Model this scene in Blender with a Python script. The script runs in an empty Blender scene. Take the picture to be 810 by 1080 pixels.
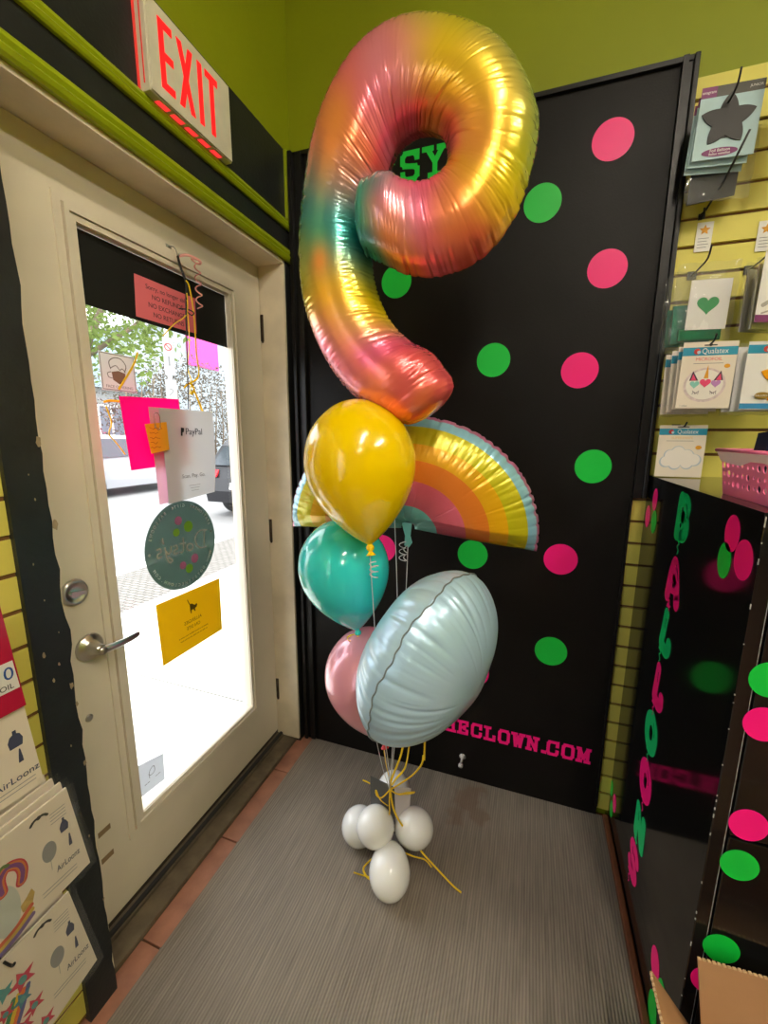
import bpy, bmesh, math, random
import numpy as np
from mathutils import Vector, Matrix
random.seed(7)
PI = math.pi
C = bpy.context.scene.collection

# ------------------------------------------------------------------ materials
MATS = {}
def hexc(r, g, b):
    f = lambda c: ((c/255+0.055)/1.055)**2.4 if c > 10 else c/255/12.92
    return (f(r), f(g), f(b))
def mat(name, col, rough=0.5, metal=0.0, spec=0.4, bump=0.0, bscale=80, vary=0.0, vscale=6, coat=0.0, coat_r=0.1,
        emit=None, estr=0, trans=0.0, sss=0.0, alpha=1.0):
    if name in MATS: return MATS[name]
    m = bpy.data.materials.new(name); m.use_nodes = True
    nt = m.node_tree; b = nt.nodes['Principled BSDF']
    b.inputs['Base Color'].default_value = (*col, 1)
    b.inputs['Roughness'].default_value = rough
    b.inputs['Metallic'].default_value = metal
    b.inputs['Specular IOR Level'].default_value = spec
    b.inputs['Coat Weight'].default_value = coat
    b.inputs['Coat Roughness'].default_value = coat_r
    b.inputs['Alpha'].default_value = alpha
    if sss:
        b.inputs['Subsurface Weight'].default_value = sss
        b.inputs['Subsurface Radius'].default_value = (.05, .04, .03)
        b.inputs['Subsurface Scale'].default_value = .5
    if emit:
        b.inputs['Emission Color'].default_value = (*emit, 1); b.inputs['Emission Strength'].default_value = estr
    tc = nt.nodes.new('ShaderNodeTexCoord')
    if vary:
        n = nt.nodes.new('ShaderNodeTexNoise'); n.inputs['Scale'].default_value = vscale; n.inputs['Detail'].default_value = 6
        nt.links.new(tc.outputs['Object'], n.inputs['Vector'])
        r = nt.nodes.new('ShaderNodeMapRange'); r.inputs['From Min'].default_value = .3; r.inputs['From Max'].default_value = .7
        r.inputs['To Min'].default_value = 1-vary; r.inputs['To Max'].default_value = 1+vary
        nt.links.new(n.outputs['Fac'], r.inputs['Value'])
        x = nt.nodes.new('ShaderNodeMix'); x.data_type = 'RGBA'; x.blend_type = 'MULTIPLY'; x.inputs['Factor'].default_value = 1
        x.inputs[6].default_value = (*col, 1)
        nt.links.new(r.outputs[0], x.inputs[7]); nt.links.new(x.outputs[2], b.inputs['Base Color'])
    if bump:
        n2 = nt.nodes.new('ShaderNodeTexNoise'); n2.inputs['Scale'].default_value = bscale; n2.inputs['Detail'].default_value = 4
        nt.links.new(tc.outputs['Object'], n2.inputs['Vector'])
        bp = nt.nodes.new('ShaderNodeBump'); bp.inputs['Strength'].default_value = bump; bp.inputs['Distance'].default_value = .002
        nt.links.new(n2.outputs['Fac'], bp.inputs['Height']); nt.links.new(bp.outputs[0], b.inputs['Normal'])
    if trans:   # thin sheet: some light comes through
        out = nt.nodes['Material Output']
        t = nt.nodes.new('ShaderNodeBsdfTranslucent'); t.inputs['Color'].default_value = (*col, 1)
        mx = nt.nodes.new('ShaderNodeMixShader'); mx.inputs[0].default_value = trans
        nt.links.new(b.outputs[0], mx.inputs[1]); nt.links.new(t.outputs[0], mx.inputs[2]); nt.links.new(mx.outputs[0], out.inputs['Surface'])
    MATS[name] = m
    return m
def see_through(name, col, opacity, rough=.5, glossy=0.0):
    if name in MATS: return MATS[name]
    m = bpy.data.materials.new(name); m.use_nodes = True; nt = m.node_tree
    b = nt.nodes['Principled BSDF']; b.inputs['Base Color'].default_value = (*col, 1); b.inputs['Roughness'].default_value = rough
    out = nt.nodes['Material Output']
    t = nt.nodes.new('ShaderNodeBsdfTransparent'); t.inputs[0].default_value = (1, 1, 1, 1)
    tr = nt.nodes.new('ShaderNodeBsdfTranslucent'); tr.inputs[0].default_value = (*col, 1)
    m1 = nt.nodes.new('ShaderNodeMixShader'); m1.inputs[0].default_value = .5
    nt.links.new(b.outputs[0], m1.inputs[1]); nt.links.new(tr.outputs[0], m1.inputs[2])
    m2 = nt.nodes.new('ShaderNodeMixShader'); m2.inputs[0].default_value = opacity
    nt.links.new(t.outputs[0], m2.inputs[1]); nt.links.new(m1.outputs[0], m2.inputs[2])
    last = m2
    if glossy:
        g = nt.nodes.new('ShaderNodeBsdfGlossy'); g.inputs['Roughness'].default_value = .08
        fc = nt.nodes.new('ShaderNodeLayerWeight'); fr = nt.nodes.new('ShaderNodeMath'); fr.operation = 'POWER'; fr.inputs[1].default_value = 4; nt.links.new(fc.outputs['Facing'], fr.inputs[0])
        mu = nt.nodes.new('ShaderNodeMath'); mu.operation = 'MULTIPLY_ADD'; mu.inputs[1].default_value = glossy; mu.inputs[2].default_value = 0.02
        nt.links.new(fr.outputs[0], mu.inputs[0])
        m3 = nt.nodes.new('ShaderNodeMixShader'); nt.links.new(mu.outputs[0], m3.inputs[0])
        nt.links.new(m2.outputs[0], m3.inputs[1]); nt.links.new(g.outputs[0], m3.inputs[2]); last = m3
    nt.links.new(last.outputs[0], out.inputs['Surface'])
    MATS[name] = m
    return m

# ------------------------------------------------------------------ geometry collector
class G:
    def __init__(s): s.v = []; s.f = []; s.sm = []
    def add(s, vs, fs, smooth=False):
        o = len(s.v); s.v += [tuple(map(float, v)) for v in vs]
        for f in fs: s.f.append([i+o for i in f]); s.sm.append(smooth)
        return s
    def box(s, a, b, bev=0.0):
        x0, x1 = sorted((a[0], b[0])); y0, y1 = sorted((a[1], b[1])); z0, z1 = sorted((a[2], b[2]))
        if bev <= 0:
            v = [(x0,y0,z0),(x1,y0,z0),(x1,y1,z0),(x0,y1,z0),(x0,y0,z1),(x1,y0,z1),(x1,y1,z1),(x0,y1,z1)]
            return s.add(v, [(0,3,2,1),(4,5,6,7),(0,1,5,4),(1,2,6,5),(2,3,7,6),(3,0,4,7)])
        bm = bmesh.new(); bmesh.ops.create_cube(bm, size=1)
        for q in bm.verts: q.co = Vector(((x0+x1)/2+q.co.x*(x1-x0), (y0+y1)/2+q.co.y*(y1-y0), (z0+z1)/2+q.co.z*(z1-z0)))
        bmesh.ops.bevel(bm, geom=bm.edges[:], offset=bev, segments=2, affect='EDGES', profile=.6)
        s.bm(bm); bm.free(); return s
    def bm(s, bm, smooth=False):
        bm.verts.index_update()
        return s.add([v.co[:] for v in bm.verts], [[v.index for v in f.verts] for f in bm.faces], smooth)
    def prism(s, poly, fr, th, z0=0.0):
        """closed 2-D outline given in frame fr (4x4), extruded from z0 to z0+th"""
        n = len(poly); s.q = getattr(s, 'q', 0)+1; th = th+(s.q % 41)*6e-6
        a = [fr @ Vector((p[0], p[1], z0)) for p in poly]; b = [fr @ Vector((p[0], p[1], z0+th)) for p in poly]
        fs = [list(range(n-1, -1, -1)), list(range(n, 2*n))] + [(i, (i+1) % n, n+(i+1) % n, n+i) for i in range(n)]
        return s.add(a+b, fs)
    def tube(s, path, r, n=10, smooth=True, closed=False, flat=1.0):
        path = [Vector(p) for p in path]; m = len(path)
        rr = r if isinstance(r, (list, tuple)) else [r]*m
        up = None; rings = []
        for i, p in enumerate(path):
            t = (path[min(i+1, m-1)] - path[max(i-1, 0)])
            if closed: t = path[(i+1) % m]-path[(i-1) % m]
            t.normalize()
            if up is None:
                up = Vector((0, 0, 1)) if abs(t.z) < .9 else Vector((1, 0, 0))
            up = (up - t*up.dot(t)); up.normalize(); bi = t.cross(up)
            rings.append([p + up*math.cos(2*PI*k/n)*rr[i] + bi*math.sin(2*PI*k/n)*rr[i]*flat for k in range(n)])
        vs = [v for R_ in rings for v in R_]; fs = []
        for i in range(m if closed else m-1):
            j = (i+1) % m
            for k in range(n): fs.append((i*n+k, i*n+(k+1) % n, j*n+(k+1) % n, j*n+k))
        if not closed:
            fs.append(list(range(n-1, -1, -1))); fs.append([(m-1)*n+k for k in range(n)])
        return s.add(vs, fs, smooth)
    def lathe(s, prof, fr, n=32, smooth=True, cap=False):
        """prof: (radius, height) pairs about the frame's z axis"""
        vs = []; fs = []; m = len(prof)
        for (r, h) in prof:
            for k in range(n):
                a = 2*PI*k/n; vs.append(fr @ Vector((r*math.cos(a), r*math.sin(a), h)))
        for i in range(m-1):
            for k in range(n): fs.append((i*n+k, i*n+(k+1) % n, (i+1)*n+(k+1) % n, (i+1)*n+k))
        if cap: fs.append(list(range(n-1, -1, -1))); fs.append([(m-1)*n+k for k in range(n)])
        return s.add(vs, fs, smooth)
    def grid(s, P, wrap_u=False, wrap_v=False, smooth=True, flip=False):
        """P: array (nu, nv, 3)"""
        nu, nv = P.shape[:2]; fs = []
        for i in range(nu if wrap_u else nu-1):
            for j in range(nv if wrap_v else nv-1):
                a = i*nv+j; b = ((i+1) % nu)*nv+j; c = ((i+1) % nu)*nv+(j+1) % nv; d = i*nv+(j+1) % nv
                fs.append((a, d, c, b) if flip else (a, b, c, d))
        return s.add(P.reshape(-1, 3).tolist(), fs, smooth)

def parent_to(o, p):
    o.parent = p
    o.matrix_parent_inverse = basis(p).inverted()
WB = {}
def basis(o):
    m = Matrix.LocRotScale(o.location, o.rotation_euler, o.scale)
    return m if o.parent is None else basis(o.parent) @ o.matrix_parent_inverse @ m
def tag(o, label=None, cat=None, group=None, kind=None):
    if label: o['label'] = label
    if cat: o['category'] = cat
    if group: o['group'] = group
    if kind: o['kind'] = kind
    return o
def obj(name, g, m, parent=None, origin=None, label=None, cat=None, group=None, kind=None, recalc=True):
    me = bpy.data.meshes.new(name)
    o_ = Vector(origin) if origin is not None else Vector((0, 0, 0))
    if origin is None and parent is None and g.v:
        a = np.array(g.v); o_ = Vector(((a[:, 0].min()+a[:, 0].max())/2, (a[:, 1].min()+a[:, 1].max())/2, a[:, 2].min()))
    if origin is None and parent is not None and g.v:
        o_ = Vector(np.array(g.v).mean(axis=0))
    me.from_pydata([tuple(Vector(v)-o_) for v in g.v], [], g.f)
    me.polygons.foreach_set('use_smooth', g.sm)
    if recalc:
        bm = bmesh.new(); bm.from_mesh(me); bmesh.ops.recalc_face_normals(bm, faces=bm.faces); bm.to_mesh(me); bm.free()
    me.materials.append(m)
    o = bpy.data.objects.new(name, me); C.objects.link(o); o.location = o_
    if parent: parent_to(o, parent)
    return tag(o, label, cat, group, kind)
def thing(name, label, cat, loc, group=None, kind=None):
    o = bpy.data.objects.new(name, None); C.objects.link(o); o.location = loc; o.empty_display_size = .05
    return tag(o, label, cat, group, kind)
def copy_tree(o, offset=(0, 0, 0), parent=None, rot=None):
    c = o.copy(); C.objects.link(c)
    if parent: c.parent = parent; c.matrix_parent_inverse = o.matrix_parent_inverse.copy()
    else:
        c.location = Vector(o.location)+Vector(offset)
        if rot: c.rotation_euler = rot
    for ch in [x for x in bpy.data.objects if x.parent == o]:
        copy_tree(ch, parent=c)
    return c
def frame(origin, u, v):
    u = Vector(u).normalized(); v = Vector(v); v = (v-u*v.dot(u)).normalized(); n = u.cross(v)
    return Matrix(((u.x, v.x, n.x, origin[0]), (u.y, v.y, n.y, origin[1]), (u.z, v.z, n.z, origin[2]), (0, 0, 0, 1)))
def rect(w, h, x=0, y=0): return [(x-w/2, y-h/2), (x+w/2, y-h/2), (x+w/2, y+h/2), (x-w/2, y+h/2)]
def ell(rx, ry, x=0, y=0, n=40, a0=0): return [(x+rx*math.cos(2*PI*k/n+a0), y+ry*math.sin(2*PI*k/n+a0)) for k in range(n)]
def catmull(pts, n):
    P = np.array(pts, float); m = len(P); out = []
    for s in np.linspace(0, m-1, n):
        i = min(int(s), m-2); t = s-i
        p0 = P[max(i-1, 0)]; p1 = P[i]; p2 = P[i+1]; p3 = P[min(i+2, m-1)]
        out.append(.5*((2*p1)+(-p0+p2)*t+(2*p0-5*p1+4*p2-p3)*t*t+(-p0+3*p1-3*p2+p3)*t**3))
    return np.array(out)
def text(g, s, size, fr, th=.0005, x=0, y=0, align='CENTER', z0=0.0, sx=1.0, shear=0.0):
    cu = bpy.data.curves.new('t', 'FONT'); cu.body = s; cu.size = size; cu.align_x = align; cu.align_y = 'CENTER'
    cu.extrude = th/2; cu.resolution_u = 3; cu.shear = shear
    o = bpy.data.objects.new('t', cu); C.objects.link(o)
    dg = bpy.context.evaluated_depsgraph_get(); me = bpy.data.meshes.new_from_object(o.evaluated_get(dg))
    g.add([fr @ Vector((v.co.x*sx+x, v.co.y+y, v.co.z+z0+th/2)) for v in me.vertices], [list(p.vertices) for p in me.polygons])
    bpy.data.objects.remove(o); bpy.data.curves.remove(cu); bpy.data.meshes.remove(me)
    return g
def stroke(g, pts, w, fr, th=.0006, z0=0, round_=True, closed=False):
    """flat line of width w made of bars and round joints"""
    if closed: pts = list(pts)+[pts[0]]
    for i in range(len(pts)-1):
        a = Vector(pts[i]).to_2d(); b = Vector(pts[i+1]).to_2d(); d = b-a
        if d.length < 1e-7: continue
        d.normalize(); q = Vector((-d.y, d.x))*w/2
        g.prism([(a-q)[:], (b-q)[:], (b+q)[:], (a+q)[:]], fr, th, z0)
    if round_:
        for p in pts: g.prism(ell(w/2, w/2, p[0], p[1], 14), fr, th, z0)
    return g
def crv(pts, n=20): return [tuple(p) for p in catmull([(*p, 0) for p in pts], n)[:, :2]]

# ------------------------------------------------------------------ camera
Mw = ((0.944097239229445, 0.329594907912356, 0.006899243260294695),
      (0.06590276788667905, -0.16818485026166316, -0.983550040072863),
      (-0.3230127366903567, 0.929021556703977, -0.18050406952503548))
CAM = Vector((0.94231433, -1.57631488, 1.44))
cd = bpy.data.cameras.new('camera'); co = bpy.data.objects.new('camera', cd); C.objects.link(co)
rx, dn, fw = (Vector(r) for r in Mw)
co.matrix_world = Matrix(((rx.x, -dn.x, -fw.x, CAM.x), (rx.y, -dn.y, -fw.y, CAM.y), (rx.z, -dn.z, -fw.z, CAM.z), (0, 0, 0, 1)))
cd.sensor_fit = 'VERTICAL'; cd.sensor_height = 24; cd.lens = 24*437.75/1080; cd.clip_start = .02; cd.clip_end = 200
bpy.context.scene.camera = co
sc = bpy.context.scene
sc.view_settings.view_transform = 'Standard'; sc.view_settings.look = 'None'
sc.view_settings.exposure = 0.45; sc.view_settings.gamma = 1; sc.view_settings.use_curve_mapping = False
sc.cycles.use_denoising = True; sc.cycles.max_bounces = 8; sc.cycles.transparent_max_bounces = 16
sc.cycles.sample_clamp_indirect = 6; sc.cycles.caustics_reflective = False; sc.cycles.caustics_refractive = False

# ------------------------------------------------------------------ common materials
M_green = mat('lime_wall_paint', hexc(132, 140, 0), .6, vary=.06, vscale=3, bump=.25, bscale=60)
M_trimg = mat('lime_trim_paint', hexc(150, 165, 20), .35, vary=.08, vscale=9)
M_black = mat('black_wall_paint', (.011, .012, .012), .42, bump=.3, bscale=120, vary=.25, vscale=14)
M_panel = mat('black_panel_paint', (.006, .005, .0042), .45, spec=.14, bump=.25, bscale=220, vary=.2, vscale=5)
M_lam = mat('glossy_black_laminate', (.006, .006, .006), .09, spec=.55, vary=.2, vscale=20)
M_slat = mat('yellow_green_slat', hexc(218, 206, 96), .5, vary=.04, vscale=4)
M_groove = mat('brown_hardboard', hexc(120, 84, 44), .8, vary=.15, vscale=90)
M_cream = mat('cream_door_paint', hexc(222, 212, 192), .38, vary=.05, vscale=5, bump=.08, bscale=40)
M_jamb = mat('aged_cream_jamb', hexc(224, 212, 186), .5, vary=.14, vscale=7, bump=.3, bscale=90)
M_wood = mat('old_grey_wood', hexc(96, 84, 66), .75, vary=.3, vscale=18, bump=.5, bscale=60)
M_pinkt = mat('pinkish_tile', hexc(156, 106, 84), .6, vary=.25, vscale=14, bump=.3)
M_pink = mat('hot_pink_vinyl', hexc(250, 20, 125), .4, vary=.02)
M_grn = mat('green_vinyl', hexc(15, 190, 62), .4, vary=.02)
M_chrome = mat('brushed_nickel', (.62, .6, .56), .28, 1.0, bump=.1, bscale=200)
M_white = mat('white_card', (.78, .76, .72), .5, vary=.02)
M_dark = mat('dark_ink', (.02, .02, .022), .5)
M_wire = mat('black_wire', (.015, .015, .015), .35, .3)

# ------------------------------------------------------------------ room shell
def struct(name, g, m, parent=None, **k):
    o = obj(name, g, m, parent, **k)
    if not parent: o['kind'] = 'structure'
    return o
DY0, DY1, DZ = -1.01, -.055, 2.10      # door opening
XD = -.11                              # inner face of the door
g = G(); g.box((-.16, -6.2, -.16), (4.2, .3, 0))
fl = struct('floor', g, mat('wood_floor', hexc(120, 74, 46), .5, vary=.25, vscale=12))
g = G(); g.box((-.3, -6.2, 3.35), (4.2, .3, 3.45)); struct('ceiling', g, mat('ceiling_paint', hexc(120, 118, 96), .8, vary=.03))
# left wall: black lower part round the opening; green above 2.486
g = G()
WX = -.16
g.box((WX, DY1, 0), (0, 0.006, 2.486)); g.box((WX, -1.2, DZ), (0, DY1, 2.486)); g.box((WX, -1.074, 0), (0, DY0, DZ)); g.box((WX, -1.2, 0), (-.022, -1.074, DZ))
g.box((WX, -2.2, 0), (-.022, -1.2, 2.486))
g.box((WX, -5.8, 0), (-.022, -2.2, .55)); g.box((WX, -5.8, 2.45), (-.022, -2.2, 2.486)); g.box((WX, -6.2, 0), (-.022, -5.8, 2.486))
wl = struct('wall_left', g, M_black)
g = G(); g.box((WX, -6.2, 2.486), (0, 0.006, 3.35)); struct('upper_wall', g, M_green, wl)
g = G(); g.box((-.16, .006, 0), (4.2, .2, 3.35)); wb = struct('wall_back', g, M_green)
g = G(); g.box((4.1, -6.2, 0), (4.2, .006, 3.35)); struct('wall_right', g, M_green)
g = G(); g.box((-.16, -6.3, 0), (4.2, -6.2, 3.35)); struct('wall_front', g, mat('shop_wall', hexc(120, 114, 92), .7, vary=.03))
# shop window farther along the left wall, out of view, widened for more daylight
g = G()
for y in (-5.8, -4.6, -3.4, -2.26): g.box((-.12, y, .55), (-.06, y+.06, 2.45))
g.box((-.12, -5.8, .55), (-.06, -2.2, .6)); g.box((-.12, -5.8, 2.4), (-.06, -2.2, 2.45))
w1 = struct('window_1', g, M_cream)
M_glass = see_through('clear_glass', (.9, .95, .93), .0, glossy=1.0)
g = G(); g.box((-.095, -5.8, .6), (-.09, -2.2, 2.4)); obj('pane', g, M_glass, w1)

# black casing board left of the door with chipped paint edge
rnd = random.Random(3)
def jag(y0, amp, seed, z0=0.0, z1=2.1, n=60):
    r = random.Random(seed); pts = []
    for k in range(n+1):
        z = z0+(z1-z0)*k/n
        pts.append((z, y0+r.uniform(-amp, amp)+(.006 if r.random() < .08 else 0)))
    return pts
e = jag(-1.006, .0022, 5)
ch = G()
poly = [(-1.075, 0)] + [(y, z) for z, y in e] + [(-1.075, 2.1)]
fr = frame((0, 0, 0), (0, 1, 0), (0, 0, 1))
ch.prism(poly, fr, .012)
t1 = struct('trim_1', ch, mat('black_casing_paint', (.010, .014, .016), .45, bump=.4, bscale=90, vary=.3, vscale=10))
g = G()
for (y, z, s) in [(-1.009, 1.425, .02), (-1.0, 1.25, .022), (-1.056, .985, .012), (-1.012, .888, .016), (-1.006, .84, .012), (-1.007, .687, .014), (-1.03, 1.31, .006), (-1.04, 1.1, .005),
                  (-1.05, 1.18, .005), (-1.03, .75, .006), (-1.02, .5, .007), (-1.045, .92, .01), (-1.05, .6, .004), (-1.008, .3, .009), (-1.035, 1.36, .004), (-1.03, .95, .008), (-1.022, 1.02, .004)]:
    n = 9; a = rnd.random()*6
    s *= .6
    g.prism([(y+s*(.35+.3*rnd.random())*math.cos(a+2*PI*k/n)*.8, z+s*(.5+.6*rnd.random())*math.sin(a+2*PI*k/n)) for k in range(n)], fr, .0006, .012)
obj('bare_wood_chips', g, mat('bare_wood', hexc(165, 145, 115), .7, vary=.2, vscale=60), t1, label='pale bare wood chips')

# green mouldings over the door
def moulding(name, y0, y1, z0, z1, d):
    g = G(); h = z1-z0
    prof = [(0, z0), (d*.55, z0), (d*.8, z0+h*.12), (d, z0+h*.3), (d*.72, z0+h*.45), (d*.95, z0+h*.62), (d*.8, z0+h*.85), (d*.45, z1), (0, z1)]
    a = [(x, y0, z) for x, z in prof]; b = [(x, y1, z) for x, z in prof]; n = len(prof)
    g.add(a+b, [list(range(n)), list(range(2*n-1, n-1, -1))]+[(i, (i+1) % n, n+(i+1) % n, n+i) for i in range(n)])
    return struct(name, g, M_trimg)
moulding('trim_2', -1.9, -.002, 2.10, 2.145, .022)
moulding('trim_3', -1.9, -.002, 2.215, 2.25, .016)
g = G(); g.box((0, -.04, 2.25), (.012, -.004, 2.486), .002); struct('trim_4', g, M_trimg)
# jamb, head and sill lining of the recess
g = G(); g.box((-.155, DY1-.012, .03), (.0, DY1, DZ)); g.box((-.155, DY0, .03), (-.0, DY0+.012, DZ)); g.box((-.155, DY0, DZ-.012), (.0, DY1, DZ))
g.box((-.155, DY1-.03, .03), (-.15, DY1-.012, DZ)); struct('trim_5', g, M_jamb)
g = G(); g.box((-.30, DY0, -.03), (-.085, DY1, .035), .004); g.box((-.083, DY0, -.03), (-.02, DY1, .026), .004)
sill = struct('trim_6', g, M_wood)
g = G()
for k, (a, b) in enumerate([(-1.6, -1.235), (-1.23, -.905), (-.9, -.575), (-.57, -.245), (-.24, 0)]):
    g.box((-.02, a, 0), (.05, b, .010), .002)
tl = struct('trim_7', g, M_pinkt)
# doorway weather strip
g = G(); g.box((-.10, DY0+.012, .035), (-.088, DY1-.012, .043)); obj('weather_strip', g, mat('black_rubber', (.02, .02, .02), .7), sill)

# ------------------------------------------------------------------ door
def ring(g, y0, y1, z0, z1, wi, x0, x1):
    g.box((x0, y0, z0), (x1, y0+wi, z1)); g.box((x0, y1-wi, z0), (x1, y1, z1))
    g.box((x0, y0+wi, z0), (x1, y1-wi, z0+wi)); g.box((x0, y0+wi, z1-wi), (x1, y1-wi, z1))
ya, yb = -.985, -.072          # door edges
gy0, gy1, gz0, gz1 = -.80, -.245, .29, 1.94   # glass
dr = thing('door_1', 'cream glazed shop door with lever handle', 'door', (XD, (ya+yb)/2, .057), kind='structure')
g = G(); x0, x1 = -.153, XD
g.box((x0, ya, .057), (x1, gy0-.0, 2.086)); g.box((x0, gy1, .057), (x1, yb, 2.086)); g.box((x0, gy0, .057), (x1, gy1, gz0)); g.box((x0, gy0, gz1), (x1, gy1, 2.086))
slab = obj('door_leaf', g, M_cream, dr)
g = G()
for (gap, w, xa) in ((.047, .018, .005), (.026, .012, .011), (.012, .014, .006)):
    ring(g, gy0-gap+.006, gy1+gap-.006, gz0-gap+.006, gz1+gap-.006, w, XD-.02, XD+xa)
ring(g, gy0, gy1, gz0, gz1, .01, XD-.035, XD+.001)
obj('glass_moulding', g, M_cream, dr)
g = G(); g.box((-.133, gy0, gz0), (-.128, gy1, gz1)); obj('glass_pane', g, M_glass, dr)
def disc_axis(x, y, z): return frame((x, y, z), (0, 1, 0), (0, 0, 1))
g = G(); g.lathe([(0, 0), (.032, 0), (.034, .004), (.031, .011), (.024, .013), (.022, .009), (.012, .010), (0, .010)], disc_axis(XD, -.905, 1.052), 36)
db = obj('deadbolt', g, M_chrome, dr)
g = G(); g.prism([(-.016, -.004), (.016, -.005), (.018, 0), (.016, .005), (-.016, .004)], frame((XD+.01, -.905, 1.052), (0, .96, -.2), (0, .2, .96)), .012); obj('thumb_turn', g, M_chrome, db)
g = G(); c = (XD, -.885, .895)
g.lathe([(0, 0), (.034, 0), (.036, .004), (.033, .010), (.022, .012), (.017, .02), (.014, .034), (.0135, .05), (0, .05)], disc_axis(*c), 36)
ps = catmull([(XD+.044, -.885, .893), (XD+.05, -.872, .892), (XD+.052, -.84, .89), (XD+.05, -.80, .889), (XD+.045, -.775, .888)], 16)
g.tube([tuple(p) for p in ps], [.010, .0105, .011, .011, .0108, .0105, .010, .010, .0095, .0092, .009, .009, .0088, .0085, .008, .006], 14, flat=.6)
g.lathe([(0, 0), (.010, 0), (.010, .006), (0, .0065)], disc_axis(XD+.05, -.885, .893), 20)
obj('lever_handle', g, M_chrome, dr, label='brushed metal lever handle')
g = G(); g.lathe([(0, 0), (.010, 0), (.010, .002), (.005, .003), (0, .0028)], disc_axis(XD, -.907, .703), 20); obj('lock_bolt', g, M_chrome, dr)
for z in (1.86, 1.03, .27):
    g = G(); g.tube([(XD+.006, yb+.004, z-.05), (XD+.006, yb+.004, z+.05)], .006, 12)
    g.box((XD-.02, yb+.004, z-.048), (XD+.004, yb+.007, z+.048)); g.tube([(XD+.006, yb+.004, z-.055), (XD+.006, yb+.004, z-.05)], .004, 10)
    obj('hinge', g, mat('tarnished_hinge', hexc(70, 58, 44), .5, .8, vary=.3, vscale=60), dr)
g = G()
for z in (.351, .265): g.box((XD-.001, -.925, z-.008), (XD+.0012, -.89, z+.008))
obj('tape_strip', g, mat('brown_tape', hexc(140, 116, 84), .6), dr)
g = G(); g.box((XD-.03, ya, .04), (XD-.002, yb, .058)); obj('door_sweep', g, mat('brown_sweep', hexc(60, 48, 36), .7), dr)
# hook on the door head
g = G(); hk = frame((XD, -.512, 1.985), (0, 1, 0), (0, 0, 1))
g.box((XD, -.522, 1.984), (XD+.003, -.502, 1.992), .001)
g.tube([tuple(p) for p in catmull([(XD+.002, -.512, 1.988), (XD+.02, -.512, 1.984), (XD+.028, -.512, 1.972), (XD+.032, -.512, 1.958), (XD+.040, -.512, 1.965)], 14)], .0017, 8)
obj('screw_hook', g, M_chrome, label='small metal hook screwed into door above the glass', cat='hook')

# ------------------------------------------------------------------ floor mat
m = bpy.data.materials.new('ribbed_rubber'); m.use_nodes = True; nt = m.node_tree; b = nt.nodes['Principled BSDF']
tc = nt.nodes.new('ShaderNodeTexCoord'); sp = nt.nodes.new('ShaderNodeSeparateXYZ'); nt.links.new(tc.outputs['Object'], sp.inputs[0])
wv = nt.nodes.new('ShaderNodeMath'); wv.operation = 'MULTIPLY'; wv.inputs[1].default_value = 2*PI/.0085; nt.links.new(sp.outputs['X'], wv.inputs[0])
sn = nt.nodes.new('ShaderNodeMath'); sn.operation = 'SINE'; nt.links.new(wv.outputs[0], sn.inputs[0])
mp = nt.nodes.new('ShaderNodeMapping'); mp.inputs['Scale'].default_value = (60, 3, 1); nt.links.new(tc.outputs['Object'], mp.inputs[0])
ns = nt.nodes.new('ShaderNodeTexNoise'); ns.inputs['Scale'].default_value = 2.2; ns.inputs['Detail'].default_value = 7; nt.links.new(mp.outputs[0], ns.inputs['Vector'])
n2 = nt.nodes.new('ShaderNodeTexNoise'); n2.inputs['Scale'].default_value = 3; n2.inputs['Detail'].default_value = 5; nt.links.new(tc.outputs['Object'], n2.inputs['Vector'])
cr = nt.nodes.new('ShaderNodeValToRGB'); cr.color_ramp.elements[0].position = .3; cr.color_ramp.elements[1].position = .75
cr.color_ramp.elements[0].color = (*hexc(106, 97, 86), 1); cr.color_ramp.elements[1].color = (*hexc(152, 141, 127), 1)
ad = nt.nodes.new('ShaderNodeMath'); ad.operation = 'MULTIPLY_ADD'; ad.inputs[1].default_value = .6; nt.links.new(ns.outputs['Fac'], ad.inputs[0])
a2 = nt.nodes.new('ShaderNodeMath'); a2.operation = 'MULTIPLY'; a2.inputs[1].default_value = .4; nt.links.new(n2.outputs['Fac'], a2.inputs[0]); nt.links.new(a2.outputs[0], ad.inputs[2])
nt.links.new(ad.outputs[0], cr.inputs[0])
mr = nt.nodes.new('ShaderNodeMapRange'); mr.inputs['From Min'].default_value = -1; mr.inputs['From Max'].default_value = 1; mr.inputs['To Min'].default_value = .78; mr.inputs['To Max'].default_value = 1.1
nt.links.new(sn.outputs[0], mr.inputs['Value'])
mx = nt.nodes.new('ShaderNodeMix'); mx.data_type = 'RGBA'; mx.blend_type = 'MULTIPLY'; mx.inputs['Factor'].default_value = 1
nt.links.new(cr.outputs[0], mx.inputs[6]); nt.links.new(mr.outputs[0], mx.inputs[7])
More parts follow.
